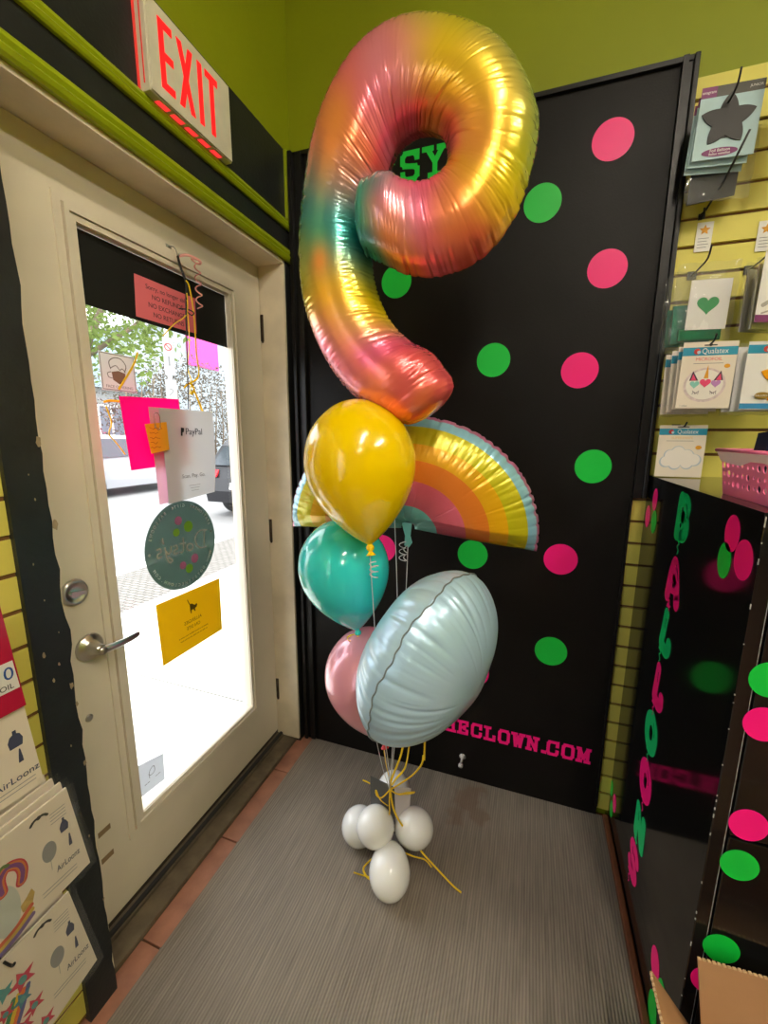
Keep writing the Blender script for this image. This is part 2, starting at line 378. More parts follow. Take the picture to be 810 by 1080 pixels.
# rusty stain with a shape of its own
vd = nt.nodes.new('ShaderNodeMapping'); vd.inputs['Location'].default_value = (-.80, .13, 0); vd.inputs['Scale'].default_value = (1, 1, 0)
vd.vector_type = 'POINT'; nt.links.new(tc.outputs['Object'], vd.inputs[0])
ln = nt.nodes.new('ShaderNodeVectorMath'); ln.operation = 'LENGTH'
wn = nt.nodes.new('ShaderNodeTexNoise'); wn.inputs['Scale'].default_value = 14; nt.links.new(tc.outputs['Object'], wn.inputs['Vector'])
vd2 = nt.nodes.new('ShaderNodeVectorMath'); vd2.operation = 'MULTIPLY'; vd2.inputs[1].default_value = (1.0, .75, 0); nt.links.new(vd.outputs[0], vd2.inputs[0])
nt.links.new(vd2.outputs[0], ln.inputs[0])
s1 = nt.nodes.new('ShaderNodeMath'); s1.operation = 'MULTIPLY_ADD'; s1.inputs[1].default_value = .22; nt.links.new(wn.outputs['Fac'], s1.inputs[0]); nt.links.new(ln.outputs['Value'], s1.inputs[2])
r1 = nt.nodes.new('ShaderNodeMapRange'); r1.inputs['From Min'].default_value = .16; r1.inputs['From Max'].default_value = .19; r1.inputs['To Min'].default_value = .55; r1.inputs['To Max'].default_value = 0
nt.links.new(s1.outputs[0], r1.inputs['Value'])
mx2 = nt.nodes.new('ShaderNodeMix'); mx2.data_type = 'RGBA'; mx2.inputs[7].default_value = (*hexc(110, 84, 62), 1)
nt.links.new(r1.outputs[0], mx2.inputs['Factor']); nt.links.new(mx.outputs[2], mx2.inputs[6]); nt.links.new(mx2.outputs[2], b.inputs['Base Color'])
bp = nt.nodes.new('ShaderNodeBump'); bp.inputs['Strength'].default_value = .35; bp.inputs['Distance'].default_value = .002
nt.links.new(sn.outputs[0], bp.inputs['Height']); nt.links.new(bp.outputs[0], b.inputs['Normal']); b.inputs['Roughness'].default_value = .62
g = G(); g.box((.045, -2.6, 0.0), (1.295, -.012, .010), .003)
obj('ribbed_floor_mat', g, m, origin=(0, 0, 0), label='grey ribbed rubber mat covering the floor inside the door', cat='floor mat')

# ------------------------------------------------------------------ black wall panel with dots and lettering
pn = thing('polka_dot_panel', 'tall black wall panel with pink and green dots behind the balloons', 'wall panel', (.67, 0, 0))
g = G(); g.box((.02, -.018, .012), (1.272, .006, 2.465)); obj('board', g, M_panel, pn)
g = G()
g.box((1.270, -.034, 1.245), (1.284, .006, 2.475)); g.box((1.284, -.026, 1.245), (1.296, .006, 2.475)); g.box((1.296, -.036, 1.245), (1.310, .006, 2.475), .003)
g.box((.02, -.03, 2.462), (1.31, .006, 2.475)); g.box((1.265, -.028, .055), (1.272, -.018, 1.245))
g.box((.018, -.045, .02), (.034, .006, 2.475), .003); g.box((.034, -.03, .02), (.046, .006, 2.475)); g.box((.046, -.037, .02), (.07, .006, 2.47), .004)
g.box((.0, -.02, .02), (.018, .006, 2.475))
obj('frame_moulding', g, mat('black_frame_paint', (.006, .0055, .005), .35, spec=.25, bump=.2), pn)
fp = frame((0, -.018, 0), (1, 0, 0), (0, 0, 1))
def dot(parent, fr, x, y, rx_, ry_, m, lab, th=.0008):
    g = G(); g.prism(ell(rx_, ry_, x, y, 48), fr, th); return obj('dot', g, m, parent, label=lab)
for (x, z, c) in [(1.113, 2.312, 0), (.927, 2.172, 1), (1.131, 1.957, 0), (.80, 1.702, 1), (1.078, 1.656, 0), (1.145, 1.343, 1), (.760, .996, 1), (1.070, 1.010, 0), (1.064, .653, 1),
                  (.442, 1.992, 1), (.395, .985, 0), (.79, .51, 0), (.42, .515, 1)]:
    dot(pn, fp, x, z, .0565, .0565, (M_pink, M_grn)[c], ('pink dot', 'green dot')[c])
SER = {
 'T': [[(0, 1), (1, 1)], [(.5, 1), (.5, 0)], [(.25, 0), (.75, 0)], [(0, 1), (0, .78)], [(1, 1), (1, .78)]],
 'H': [[(.15, 0), (.15, 1)], [(.85, 0), (.85, 1)], [(.15, .5), (.85, .5)], [(0, 0), (.33, 0)], [(.67, 0), (1, 0)], [(0, 1), (.33, 1)], [(.67, 1), (1, 1)]],
 'E': [[(.18, 0), (.18, 1)], [(0, 0), (.9, 0)], [(0, 1), (.9, 1)], [(.18, .5), (.65, .5)], [(.9, 0), (.9, .25)], [(.9, 1), (.9, .75)], [(.65, .4), (.65, .6)]],
 'C': [[(.92, .72), (.92, 1), (.75, 1), (.2, 1), (.06, .82), (.06, .18), (.2, 0), (.8, 0), (.92, .15), (.92, .28)]],
 'L': [[(.2, 0), (.2, 1)], [(0, 1), (.45, 1)], [(0, 0), (.92, 0)], [(.92, 0), (.92, .3)]],
 'O': [[(.2, 0), (.05, .2), (.05, .8), (.2, 1), (.8, 1), (.95, .8), (.95, .2), (.8, 0), (.2, 0)]],
 'W': [[(.1, 1), (.28, 0), (.5, .8), (.72, 0), (.9, 1)], [(-.05, 1), (.27, 1)], [(.73, 1), (1.05, 1)]],
 'N': [[(.14, 0), (.14, 1), (.84, 0), (.84, 1)], [(0, 0), (.3, 0)], [(0, 1), (.16, 1)], [(.68, 1), (1, 1)]],
 'M': [[(.12, 0), (.12, 1), (.5, .25), (.88, 1), (.88, 0)], [(-.02, 0), (.27, 0)], [(.73, 0), (1.02, 0)], [(-.02, 1), (.14, 1)], [(.86, 1), (1.02, 1)]],
 'D': [[(.18, 0), (.18, 1)], [(0, 0), (.7, 0), (.92, .2), (.92, .8), (.7, 1), (0, 1)]],
 'S': [[(.92, .80), (.92, 1)], [(.9, .85), (.75, 1), (.22, 1), (.06, .85), (.06, .65), (.2, .53), (.8, .47), (.94, .35), (.94, .15), (.78, 0), (.25, 0), (.08, .15)], [(.08, 0), (.08, .22)]],
 'Y': [[(.12, 1), (.5, .48), (.88, 1)], [(.5, .48), (.5, 0)], [(.27, 0), (.73, 0)], [(-.05, 1), (.3, 1)], [(.7, 1), (1.05, 1)]],
 '.': [[(.42, 0), (.58, 0)]],
}
def slab_letter(chh, x, z, w, h, t, fr, m, parent):
    g = G()
    for s in SER[chh]: stroke(g, [(x+p[0]*w, z+p[1]*h) for p in s], t, fr, .0008, 0, False)
    for s in SER[chh]:
        for p in s: g.prism(rect(t, t, x+p[0]*w, z+p[1]*h), fr, .0008, 0)
    return obj('letter', g, m, parent)
for chh, x in zip('DOTSY', (.145, .245, .355, .456, .540)):
    slab_letter(chh, x, 2.314, (.068 if chh != 'S' else .060), .080, .0165, fp, M_grn, pn)
s_ = 'DOTSYTHECLOWN.COM'; pitch = .0542
for i, chh in enumerate(s_):
    k = i-5
    if chh == '.': slab_letter('.', .628+k*pitch-.010, .228, .036, .055, .014, fp, M_pink, pn)
    else: slab_letter(chh, .628+k*pitch+(-.034 if i > 13 else 0), .226, .038, .052, .0125, fp, M_pink, pn)
# spring door stop at the panel's foot
g = G(); g.lathe([(0, 0), (.014, 0), (.012, .004), (.005, .006), (.005, .045), (.009, .046), (.009, .056), (0, .057)], frame((.758, -.018, .115), (1, 0, 0), (0, 0, 1)), 16)
obj('door_stop', g, mat('scuffed_white', (.5, .48, .45), .4, vary=.2), label='small pale door stop on the foot of the black panel', cat='door stop')

# ------------------------------------------------------------------ slatwall
def slats(name, x0, x1, zs, y, label, parent=None):
    t = thing(name, label, 'slatwall', ((x0+x1)/2, y, 0), kind='structure')
    g = G()
    for a, b_ in zs: g.box((x0, y-.006, a), (x1, y+.006, b_), .0012)
    obj('slats', g, M_slat, t)
    g = G(); g.box((x0, y+.003, zs[0][0]-.005), (x1, y+.012, zs[-1][1])); obj('backing_board', g, M_groove, t)
    return t
gr = .0045
zz = [1.238+.0757*k for k in range(-16, 17)]
zs = [(a+gr, b_-gr) for a, b_ in zip(zz[:-1], zz[1:]) if b_ < 2.43]
zs = [z for z in zs if z[1] > .03]; zs.append((zs[-1][1]+2*gr, 2.43))
slats('trim_8', 1.2725, 4.1, zs, 0.0, 'yellow green slatwall')
# slatwall on the left wall
t = thing('trim_9', 'yellow green slatwall left of the door', 'slatwall', (0, -1.8, 0), kind='structure')
zl = [.03+.0757*k for k in range(0, 33)]
g = G()
for a, b_ in zip(zl[:-1], zl[1:]): g.box((-.012, -2.15, a+gr), (0, -1.072, b_-gr), .0012)
obj('slats', g, M_slat, t)
g = G(); g.box((-.022, -2.15, .02), (-.004, -1.072, 2.47)); obj('backing_board', g, M_groove, t)

# ------------------------------------------------------------------ display counter
CX = 1.315; CF = -.74
ct = thing('display_counter', 'glossy black display counter with vertical balloon lettering on its side', 'counter', (1.7, -.37, 0))
g = G(); g.box((CX, CF+.012, .028), (2.4, -.0075, 1.312)); obj('body', g, M_lam, ct)
g = G(); g.box((CX-.002, CF+.004, 1.312), (2.4, -.0075, 1.32)); obj('top', g, M_lam, ct)
g = G(); g.box((CX-.001, CF, .028), (CX+.022, CF+.014, 1.312), .002); g.box((CX+.022, CF+.004, .028), (CX+.026, CF+.012, 1.312))
obj('corner_post', g, M_lam, ct)
ed = mat('worn_edge_chips', (.45, .43, .40), .6, vary=.3, vscale=90)
g = G(); rn = random.Random(11)
for k in range(40):
    z = .05+1.25*rn.random()**1.3; h = .002+.016*rn.random()**4
    g.box((CX-.0013, CF-.0003, z), (CX+.0001, CF+.0004+.0015*rn.random(), z+h))
g.box((CX+.0235, CF+.0036, .05), (CX+.0245, CF+.0042, 1.30))
obj('chipped_edge', g, ed, ct)
for (z0, z1) in ((.04, .372), (.378, .701), (.707, 1.02), (1.026, 1.305)):
    g = G(); g.box((CX+.028, CF-.0, z0), (2.39, CF+.013, z1), .002); obj('drawer_front', g, M_lam, ct)
fs_ = frame((CX-.0004, 0, 0), (0, -1, 0), (0, 0, 1))       # side face: local x = -Y
ff = frame((0, CF-.0002, 0), (1, 0, 0), (0, 0, 1))
for (x, z, c, rx_) in [(1.371, 1.022-.062, 1, .031), (1.371, .948-.06, 0, .031)][:0]: pass
for (x, z, c) in [(1.366, .738, 0), (1.364, .648, 1), (1.361, .448, 1), (1.357, 1.03, 1), (1.360, .945, 0), (1.351, .36, 0)]:
    dot(ct, ff, x+.002, z, .0305, .0325, (M_pink, M_grn)[c], ('pink dot', 'green dot')[c])
for (y, z, c, a, b_) in [(.109, 1.253, 0, .024, .035), (.052, 1.190, 0, .026, .036), (.125, 1.186, 1, .026, .036),
                       (.633, 1.262, 0, .03, .036), (.618, 1.205, 1, .028, .036), (.690, 1.226, 0, .034, .037),
                       (.018, .142, 1, .022, .030), (.080, .135, 0, .024, .034), (.050, .082, 1, .022, .032),
                       (.597, .170, 0, .03, .040), (.655, .160, 1, .028, .036), (.62, .062, 1, .03, .045)]:
    dot(ct, fs_, y, z, a, b_, (M_pink, M_grn)[c], ('pink balloon shape', 'green balloon shape')[c], .0005)
BAL = {
 'B': ([[(.25, .05), (.25, .92)], [(.45, .2), (.45, .5), (.42, .85)], [(.25, .9), (.6, .9), (.72, .75), (.6, .55), (.35, .52)], [(.35, .5), (.7, .45), (.8, .27), (.65, .1), (.25, .08)]], .30, [((.42, .70), .05), ((.45, .30), .055)]),
 'A': ([[(.12, .15), (.28, .6), (.5, .88), (.68, .6), (.82, .08)], [(.28, .38), (.7, .38)], [(.35, .6), (.6, .6)], [(.5, .85), (.5, .5)]], .30, [((.5, .42), .045)]),
 'L': ([[(.3, .95), (.28, .5), (.26, .15)], [(.26, .12), (.6, .08), (.78, .2), (.78, .36)]], .29, []),
 'O': ([[(.5, .92), (.22, .75), (.15, .5), (.22, .22), (.5, .08), (.78, .22), (.85, .5), (.78, .75), (.5, .92)]], .32, [((.5, .5), .07)]),
 'N': ([[(.18, .12), (.2, .5), (.22, .9)], [(.24, .88), (.5, .5), (.76, .12)], [(.8, .12), (.8, .5), (.8, .85)]], .30, []),
 'S': ([[(.8, .78), (.6, .92), (.3, .88), (.2, .7), (.35, .55), (.65, .45), (.8, .28), (.65, .1), (.35, .08), (.18, .2)]], .28, []),
}
M_ink = M_lam
for i, (chh, z, y, c, tilt) in enumerate([('B', 1.243, .365, 1, -.05), ('A', 1.075, .362, 0, .12), ('L', .928, .362, 1, -.12), ('L', .770, .362, 0, -.05), ('O', .626, .350, 1, .0), ('O', .478, .358, 0, .08), ('N', .326, .365, 1, .06), ('S', .192, .352, 0, -.05)]):
    W_, H_ = .104, (.104 if chh != 'A' else .122)
    f2 = fs_ @ Matrix.Translation((y, z, 0)) @ Matrix.Rotation(tilt, 4, 'Z') @ Matrix.Translation((-W_/2, -H_/2, 0))
    g = G(); strokes, tw, holes = BAL[chh]
    for s in strokes: stroke(g, crv([(p[0]*W_, p[1]*H_) for p in s], 9+6*len(s)), tw*W_*1.22, f2, .0005)
    ky = -.03*H_
    kx = .3*W_ if chh not in 'BO' else .45*W_
    stroke(g, [(kx, .02*H_), (kx, -.07*H_)], .012, f2, .0005)
    stroke(g, [(kx-.012, -.10*H_), (kx+.012, -.07*H_), (kx-.01, -.05*H_)], .005, f2, .0005)
    stroke(g, crv([(kx, -.08*H_), (kx+.006, -.16*H_), (kx-.002, -.24*H_), (kx+.008, -.33*H_), (kx+.004, -.42*H_)], 16), .0035, f2, .0005)
    o = obj('letter', g, (M_pink, mat('teal_green_vinyl', hexc(8, 196, 110), .4))[c], ct)
    g = G()
    for (p, r) in holes: g.prism(ell(r*W_*.8, r*H_*1.1, p[0]*W_, p[1]*H_, 20), f2, .0003, .0006)
    hl = crv([(.62*W_, .86*H_), (.76*W_, .7*H_), (.78*W_, .55*H_)], 8) if chh in 'BAO' else crv([(.33*W_, .85*H_), (.36*W_, .6*H_)], 6)
    stroke(g, hl, .0022, f2, .0003, .0006)
    obj('highlight_line', g, M_ink, o)
# scuffs on side
g = G(); g.box((1.296, -2.3, 0.0), (1.3125, -.02, .026), .003); struct('baseboard_right', g, mat('brown_base', hexc(120, 72, 48), .5, vary=.2, vscale=20))

# ------------------------------------------------------------------ exit sign
ex = thing('exit_sign', 'lit exit sign with red letters above the door', 'exit sign', (.0, -.53, 2.245))
g = G(); g.box((0, -.675, 2.245), (.034, -.385, 2.445), .003); g.box((.034, -.672, 2.248), (.038, -.388, 2.442), .001)
obj('housing', g, mat('aged_white_plastic', hexc(215, 208, 185), .45, vary=.06, vscale=20), ex)
M_red = mat('lit_red', (.5, .01, .012), .4, emit=(1, .008, .012), estr=.75)
fe = frame((.0381, -.53, 2.345), (0, 1, 0), (0, 0, 1))
def blk(g, x0, y0, x1, y1): g.prism([(x0, y0), (x1, y0), (x1, y1), (x0, y1)], fe, .001)
ht = .073; lw = .0155
g = G(); x = -.112
blk(g, x, -ht, x+lw, ht); [blk(g, x, y0, x+.042, y0+.017) for y0 in (-ht, -.0085, ht-.017)]; obj('letter', g, M_red, ex)
g = G(); x = -.056
for s in (1, -1): g.prism([(x, -s*ht), (x+.016, -s*ht), (x+.054, s*ht), (x+.038, s*ht)][::s], fe, .001, .0)
obj('letter', g, M_red, ex)
g = G(); blk(g, .014, -ht, .030, ht); obj('letter', g, M_red, ex)
g = G(); blk(g, .066-.008, -ht, .066+.008, ht); blk(g, .042, ht-.017, .090, ht); obj('letter', g, M_red, ex)
g = G(); fb = frame((.019, -.53, 2.2449), (0, 1, 0), (1, 0, 0))
for k in range(5): g.prism([(-.115+k*.047, -.010), (-.08+k*.047, -.008), (-.078+k*.047, .009), (-.113+k*.047, .008)], fb, .0008)
obj('down_light', g, mat('red_down_light', (.7, .05, .04), .4, emit=(1, .04, .04), estr=.7), ex)
g = G(); g.box((.0005, -.6785, 2.25), (.006, -.6755, 2.44)); g.box((.018, -.6765, 2.262), (.021, -.6752, 2.43)); obj('red_light_leak', g, mat('red_leak_glow', (.7, .05, .04), .4, emit=(1, .05, .04), estr=.18), ex)  # red light leaking round the housing, drawn as thin glowing strips

# ------------------------------------------------------------------ things on the glass (stuck on its inner face)
XG = -.1275
fg = frame((XG, 0, 0), (0, 1, 0), (0, 0, 1))         # readable from inside
fo = frame((XG, 0, 0), (0, -1, 0), (0, 0, 1))        # readable from outside (mirrored in the photo)
def quad_sheet(name, pts, m, label, cat, th=.0006, z0=0, fr=fg):
    g = G(); g.prism(pts, fr, th, z0); return obj(name, g, m, None, label=label, cat=cat)
quad_sheet('black_film', [(gy0+.011, 1.757), (gy1-.011, 1.752), (gy1-.011, 1.929), (gy0+.011, 1.929)], mat('black_film', (.006, .006, .006), .5), 'black sheet across the top of the door glass', 'window film', .0008)
notice = thing('pink_notice', 'pale pink paper notice taped on the black sheet in the door', 'notice', (XG+.002, -.515, 1.76))
M_salmon = mat('salmon_paper', hexc(226, 112, 122), .7, vary=.03)
g = G(); g.prism([(-.632, 1.765), (-.405, 1.768), (-.401, 1.878), (-.626, 1.878)], fg, .0005, .0012); obj('sheet', g, M_salmon, notice)
g = G(); fgn = fg @ Matrix.Translation((0, 0, .0018))
for k, s in enumerate(['Sorry, no longer able', 'TO ACCEPT', 'NO EXCHANGES', 'NO REFUNDS'][:1]+['NO REFUNDS', 'NO EXCHANGES', 'NO RETURNS']):
    text(g, s, .019 if k else .018, fgn, .0002, -.515, 1.856-.024*k)
obj('printed_text', g, M_dark, notice)
# face covering sign
mk = thing('face_covering_sign', 'square white face mask sign stuck to the door glass at left', 'sign', (XG, -.703, 1.555))
g = G(); g.prism(rect(.104, .098, -.7035, 1.603), fg, .0004, .0); obj('sticker', g, mat('white_sticker', (.8, .8, .8), .5, trans=.25), mk)
g = G(); fm = fg @ Matrix.Translation((-.7035, 1.603, .0006))
gd = mat('grey_print', (.22, .21, .2), .6)
stroke(g, rect(.098, .092), .002, fm, .0002, 0, False, True)
stroke(g, crv([(-.022, .008), (-.025, .026), (-.008, .038), (.012, .036), (.024, .02), (.018, .004)], 20), .0025, fm, .0002)
stroke(g, crv([(-.022, .010), (-.006, .018), (.004, .008), (.012, .012), (.02, .004)], 14), .0022, fm, .0002)
stroke(g, crv([(-.022, .0), (-.032, -.004), (-.03, -.014), (-.02, -.016)], 10), .002, fm, .0002)
text(g, 'FACE COVERING', .0105, fm, .0002, 0, -.038, sx=1.0)
obj('outline_print', g, gd, mk)
g = G(); g.prism([(-.02, .0), (.0, .005), (.02, 0), (.018, -.02), (.0, -.03), (-.018, -.02)], fm, .0002); obj('mask_print', g, mat('brown_print', (.24, .15, .11), .6), mk)
# round shop decal, readable from the street
dc = thing('round_shop_decal', 'round grey green shop name decal with pink and lime dots on the glass', 'decal', (XG, -.53, .935))
cy_, cz_, R_ = -.532, 1.078, .148
M_dec = see_through('grey_green_decal', hexc(74, 100, 88), .86)
g = G(); g.prism(ell(R_, R_, cy_, cz_, 64), fg, .0003); obj('disc', g, M_dec, dc)
fd = fo @ Matrix.Translation((-cy_, cz_, -.0012))
fdi = fg @ Matrix.Translation((cy_, cz_, -.0004))
lw_ = mat('pale_print', (.95, .92, .85), .6, trans=.85)
g = G()
# mirrored script: drawn with x measured to the left
fmir = fdi @ Matrix.Diagonal((-1, 1, 1, 1)) @ Matrix.Rotation(math.radians(4), 4, 'Z')
SC = [[(-.098, .038), (-.094, .0), (-.096, -.024)], [(-.108, .036), (-.07, .036), (-.052, .010), (-.07, -.02), (-.104, -.024)],
      [(-.028, .0), (-.04, -.006), (-.04, -.018), (-.028, -.024), (-.016, -.016), (-.018, -.003), (-.028, .0)],
      [(.0, .024), (.0, -.016), (.008, -.024), (.016, -.02)], [(-.008, .006), (.014, .006)],
      [(.040, .002), (.028, .004), (.026, -.008), (.038, -.012), (.038, -.024), (.024, -.022)],
      [(.050, .004), (.052, -.014), (.062, -.018), (.070, -.008)], [(.074, .004), (.068, -.03), (.056, -.048), (.046, -.042), (.06, -.03)],
      [(.082, .034), (.080, .018)], [(.104, .002), (.092, .004), (.090, -.008), (.102, -.012), (.102, -.024), (.088, -.022)]]
for s in SC: stroke(g, crv(s, 5+5*len(s)), .0048, fmir, .0014)
obj('script_name', g, lw_, dc)
g = G()
for s_txt, a0, a1, rr, inv in (('STATIONERY', 158, 110, .132, 1), ('GIFTS', 96, 76, .132, 1), ('BALLOONS', 62, 20, .132, 1), ('WWW.DOTSYTHECLOWN.COM', 205, 335, .132, -1)):
    n = len(s_txt)
    for k, chh in enumerate(s_txt):
        a = math.radians(a0+(a1-a0)*k/(n-1))
        fl_ = fdi @ Matrix.Diagonal((-1, 1, 1, 1)) @ Matrix.Translation((rr*math.cos(a), rr*math.sin(a), 0)) @ Matrix.Rotation(a-PI/2 if inv > 0 else a+PI/2, 4, 'Z')
        text(g, chh, .014, fl_, .0014)
g.prism(ell(.005, .005, -.132*1, -.0, 16), fdi, .0014); g.prism(ell(.004, .004, .130, .02, 16), fdi, .0014)
g.prism(ell(.003, .003, -.03, .13, 16), fdi, .0014); g.prism(ell(.003, .003, .055, .12, 16), fdi, .0014)
obj('rim_lettering', g, lw_, dc)
M_lime = mat('lime_print', hexc(160, 215, 70), .6, trans=.5); M_rose = mat('rose_print', hexc(228, 140, 180), .6, trans=.5)
for (x, y, r, c) in [(-.012, .085, .0145, 1), (.028, .058, .0185, 0), (-.024, .048, .013, 0), (.045, -.058, .016, 1), (-.008, -.068, .013, 1), (.018, -.086, .0155, 0)]:
    g = G(); g.prism(ell(r, r, x, y, 28), fdi, .0014); obj('dot', g, (M_lime, M_rose)[c], dc)
# yellow notice
yn = thing('yellow_notice', 'yellow paper notice with a small cat on the lower door glass', 'notice', (XG, -.52, .706))
g = G(); g.prism([(-.653, .706), (-.379, .707), (-.375, .911), (-.659, .916)], fg, .0005); obj('sheet', g, mat('yellow_paper', hexc(228, 196, 14), .7, trans=.4, vary=.02), yn)
g = G(); fy = fg @ Matrix.Translation((-.516, .81, .0007)) @ Matrix.Diagonal((-1, 1, 1, 1))
for k, (s, sz) in enumerate([('ALLERGIES', .017), ('ON SITE', .017), ('please let us know before you come in', .0085), ('so that we can help you at the door', .0085)]):
    text(g, s, sz, fy, .0002, 0, [-.004, -.026, -.048, -.060][k])
obj('printed_text', g, mat('brown_ink', (.13, .08, .0), .7), yn)
g = G()
stroke(g, crv([(.018, .075), (.012, .06), (.006, .052)], 8), .003, fy, .0002)
g.prism([(.010, .056), (.0, .056), (-.012, .046), (-.020, .05), (-.024, .044), (-.02, .036), (-.012, .034), (-.014, .024), (-.010, .024), (-.004, .034), (.004, .032), (.004, .022), (.008, .022), (.010, .036)], fy, .0002)
obj('cat_print', g, mat('brown_ink', (.13, .08, .0), .7), yn)
# small sticker at the bottom corner
ss = thing('corner_sticker', 'small white sticker in the bottom left corner of the door glass', 'sticker', (XG, -.73, .32))
g = G(); g.prism([(-.788, .332), (-.688, .318), (-.685, .413), (-.777, .442)], fg, .0004); obj('sheet', g, mat('translucent_sticker', (.7, .72, .75), .5, trans=.5), ss)
g = G(); fx = fg @ Matrix.Translation((-.732, .38, .0006))
stroke(g, crv([(-.01, -.01), (-.008, .012), (.008, .02), (.01, .0), (-.004, -.004), (-.012, .004)], 18), .002, fx, .0002)
for x in (-.028, -.018, .012, .022): stroke(g, [(x, -.022), (x+.007, -.022)], .002, fx, .0002)
obj('printed_mark', g, gd, ss)

# hanging cards
xc = -.035
fh = lambda x: frame((x, 0, 0), (0, 1, 0), (0, 0, 1))
fhp = fh(xc-.02)
g = G(); g.prism([(-.768, 1.535), (-.575, 1.543), (-.575, 1.353), (-.755, 1.345)][::-1], fhp, .0006)
obj('pink_card', g, mat('hot_pink_card', hexc(255, 10, 165), .6, trans=.5), label='hot pink card hanging in the door glass behind the white sheet', cat='card')
bk = thing('pale_pink_sheet', 'pale pinkish sheet hanging just behind the payment sheet', 'paper', (xc-.008, -.62, 1.245))
g = G(); g.prism([(-.694, 1.513), (-.615, 1.513), (-.615, 1.245), (-.686, 1.243)], fh(xc-.008), .0005); obj('sheet', g, mat('pale_pink_paper', hexc(230, 196, 210), .6, trans=.5), bk)
g = G()
pz = []
sheet_m = mat('payment_paper', hexc(196, 194, 196), .6, trans=.2, vary=.02)
U = np.linspace(0, 1, 14); V = np.linspace(0, 1, 14)
P = np.zeros((14, 14, 3))
for i, u in enumerate(U):
    for j, v in enumerate(V):
        y = (-.668+.205*u)*(1-v)+(-.668+.195*u)*v; z = 1.512-(.262-.004*u)*v
        P[i, j] = (xc+.010*math.sin(v*2.6+u)*v+.004*u, y, z-.008*(1-u)*v)
g.grid(P); 
ps_ = thing('payment_sheet', 'white sheet with printed payment words hanging in the door glass', 'sign', (xc, -.57, 1.25))
obj('sheet', g, sheet_m, ps_, recalc=False)
g = G(); fq = frame((xc+.009, -.568, 1.4), (0, 1, 0), (.02, 0, 1)); ftx = fq @ Matrix.Translation((0, 0, .001))
text(g, 'PayPal', .027, ftx, .0003, .012, .048); g.prism([(-.040, .036), (-.034, .036), (-.033, .046), (-.028, .047), (-.026, .058), (-.038, .060)], ftx, .0003)
obj('heading_print', g, M_dark, ps_)
g = G(); text(g, 'Scan. Pay. Go.', .0165, fq @ Matrix.Translation((0, 0, .003)), .0003, .0, -.083)
for k in range(3): stroke(g, [(-.022+.004*k, -.112-.008*k), (.022-.004*k, -.112-.008*k)], .0012, fq @ Matrix.Translation((0, 0, .004)), .0003)
obj('caption_print', g, mat('grey_print', (.22, .21, .2), .6), ps_)
g = G(); g.prism([(-.728, 1.466), (-.657, 1.474), (-.655, 1.397), (-.716, 1.388)][::-1], fh(xc+.012), .0006)
nt_ = thing('sticky_note', 'orange handwritten sticky note clipped to the pink card', 'note', (xc+.012, -.69, 1.388))
obj('note', g, mat('orange_note', hexc(255, 190, 50), .6, trans=.4), nt_)
g = G(); fnn = fh(xc+.0135) @ Matrix.Translation((-.69, 1.43, 0)); r6 = random.Random(6)
for k in range(5):
    y = .026-.013*k; pts = [(-.026+.0045*j, y+r6.uniform(-.003, .003)) for j in range(6+r6.randrange(5))]; stroke(g, pts, .0011, fnn, .0002)
obj('handwriting', g, mat('orange_ink', hexc(190, 90, 10), .6), nt_)
g = G(); g.tube([tuple(p) for p in catmull([(xc+.016, -.70, 1.455), (xc+.016, -.70, 1.49), (xc+.016, -.69, 1.497), (xc+.016, -.682, 1.487), (xc+.016, -.683, 1.46), (xc+.014, -.688, 1.452), (xc+.014, -.695, 1.46), (xc+.014, -.695, 1.482)], 30)], .0009, 6)
obj('paper_clip', g, mat('silver_clip', (.8, .8, .82), .2, 1.0), label='wire paper clip above the orange sticky note', cat='paper clip')
# black cord and ribbons from the hook
g = G(); g.tube([(XD+.032, -.512, 1.957), (-.07, -.514, 1.93), (-.05, -.515, 1.88), (-.045, -.53, 1.80), (-.04, -.542, 1.7), (xc, -.56, 1.515)], [.0035, .0035, .0033, .0026, .0016, .0012], 8)
g.tube([tuple(p) for p in catmull([(-.046, -.53, 1.80), (-.04, -.515, 1.79), (-.04, -.505, 1.80), (-.045, -.52, 1.805), (-.05, -.55, 1.80)], 16)], .0018, 6)
obj('hanging_cord', g, mat('black_cord', (.012, .012, .012), .6), label='black cord hanging from the hook down to the payment sheet', cat='cord')
M_gold = mat('gold_ribbon', hexc(255, 222, 50), .35, bump=.1, bscale=300, trans=.25)
def ribbon(name, pts, label, m=M_gold, w=.0028, parent=None, n=40, group=None, flat=.35):
    g = G(); g.tube([tuple(p) for p in catmull(pts, n)], w, 8, flat=flat)
    if parent: return obj(name, g, m, parent)
    return obj(name, g, m, label=label, cat='ribbon', group=group)
X_ = -.045
ribbon('curling_ribbon', [(X_, -.522, 1.85), (X_, -.53, 1.79), (X_, -.58, 1.75), (X_, -.622, 1.71)], 'yellow ribbon slanting down left from the cord above the pole', w=.003)
ribbon('curling_ribbon', [(X_, -.522, 1.885), (X_, -.51, 1.87), (X_, -.50, 1.80), (X_, -.50, 1.68), (X_, -.495, 1.64), (X_, -.505, 1.61), (X_, -.55, 1.585), (X_, -.56, 1.575)], 'long yellow ribbon looping right of the black cord on the door', w=.003)
ribbon('curling_ribbon', [(X_, -.525, 1.83), (X_, -.525, 1.72), (X_, -.54, 1.64), (X_, -.53, 1.60), (X_, -.54, 1.56)], 'thin yellow ribbon beside the black cord on the door', w=.002)
ribbon('curling_ribbon', [(X_-.05, -.665, 1.66), (X_-.04, -.69, 1.625), (X_-.04, -.715, 1.59), (X_-.04, -.742, 1.555)], 'yellow ribbon tied diagonally over the face mask sign', w=.004)
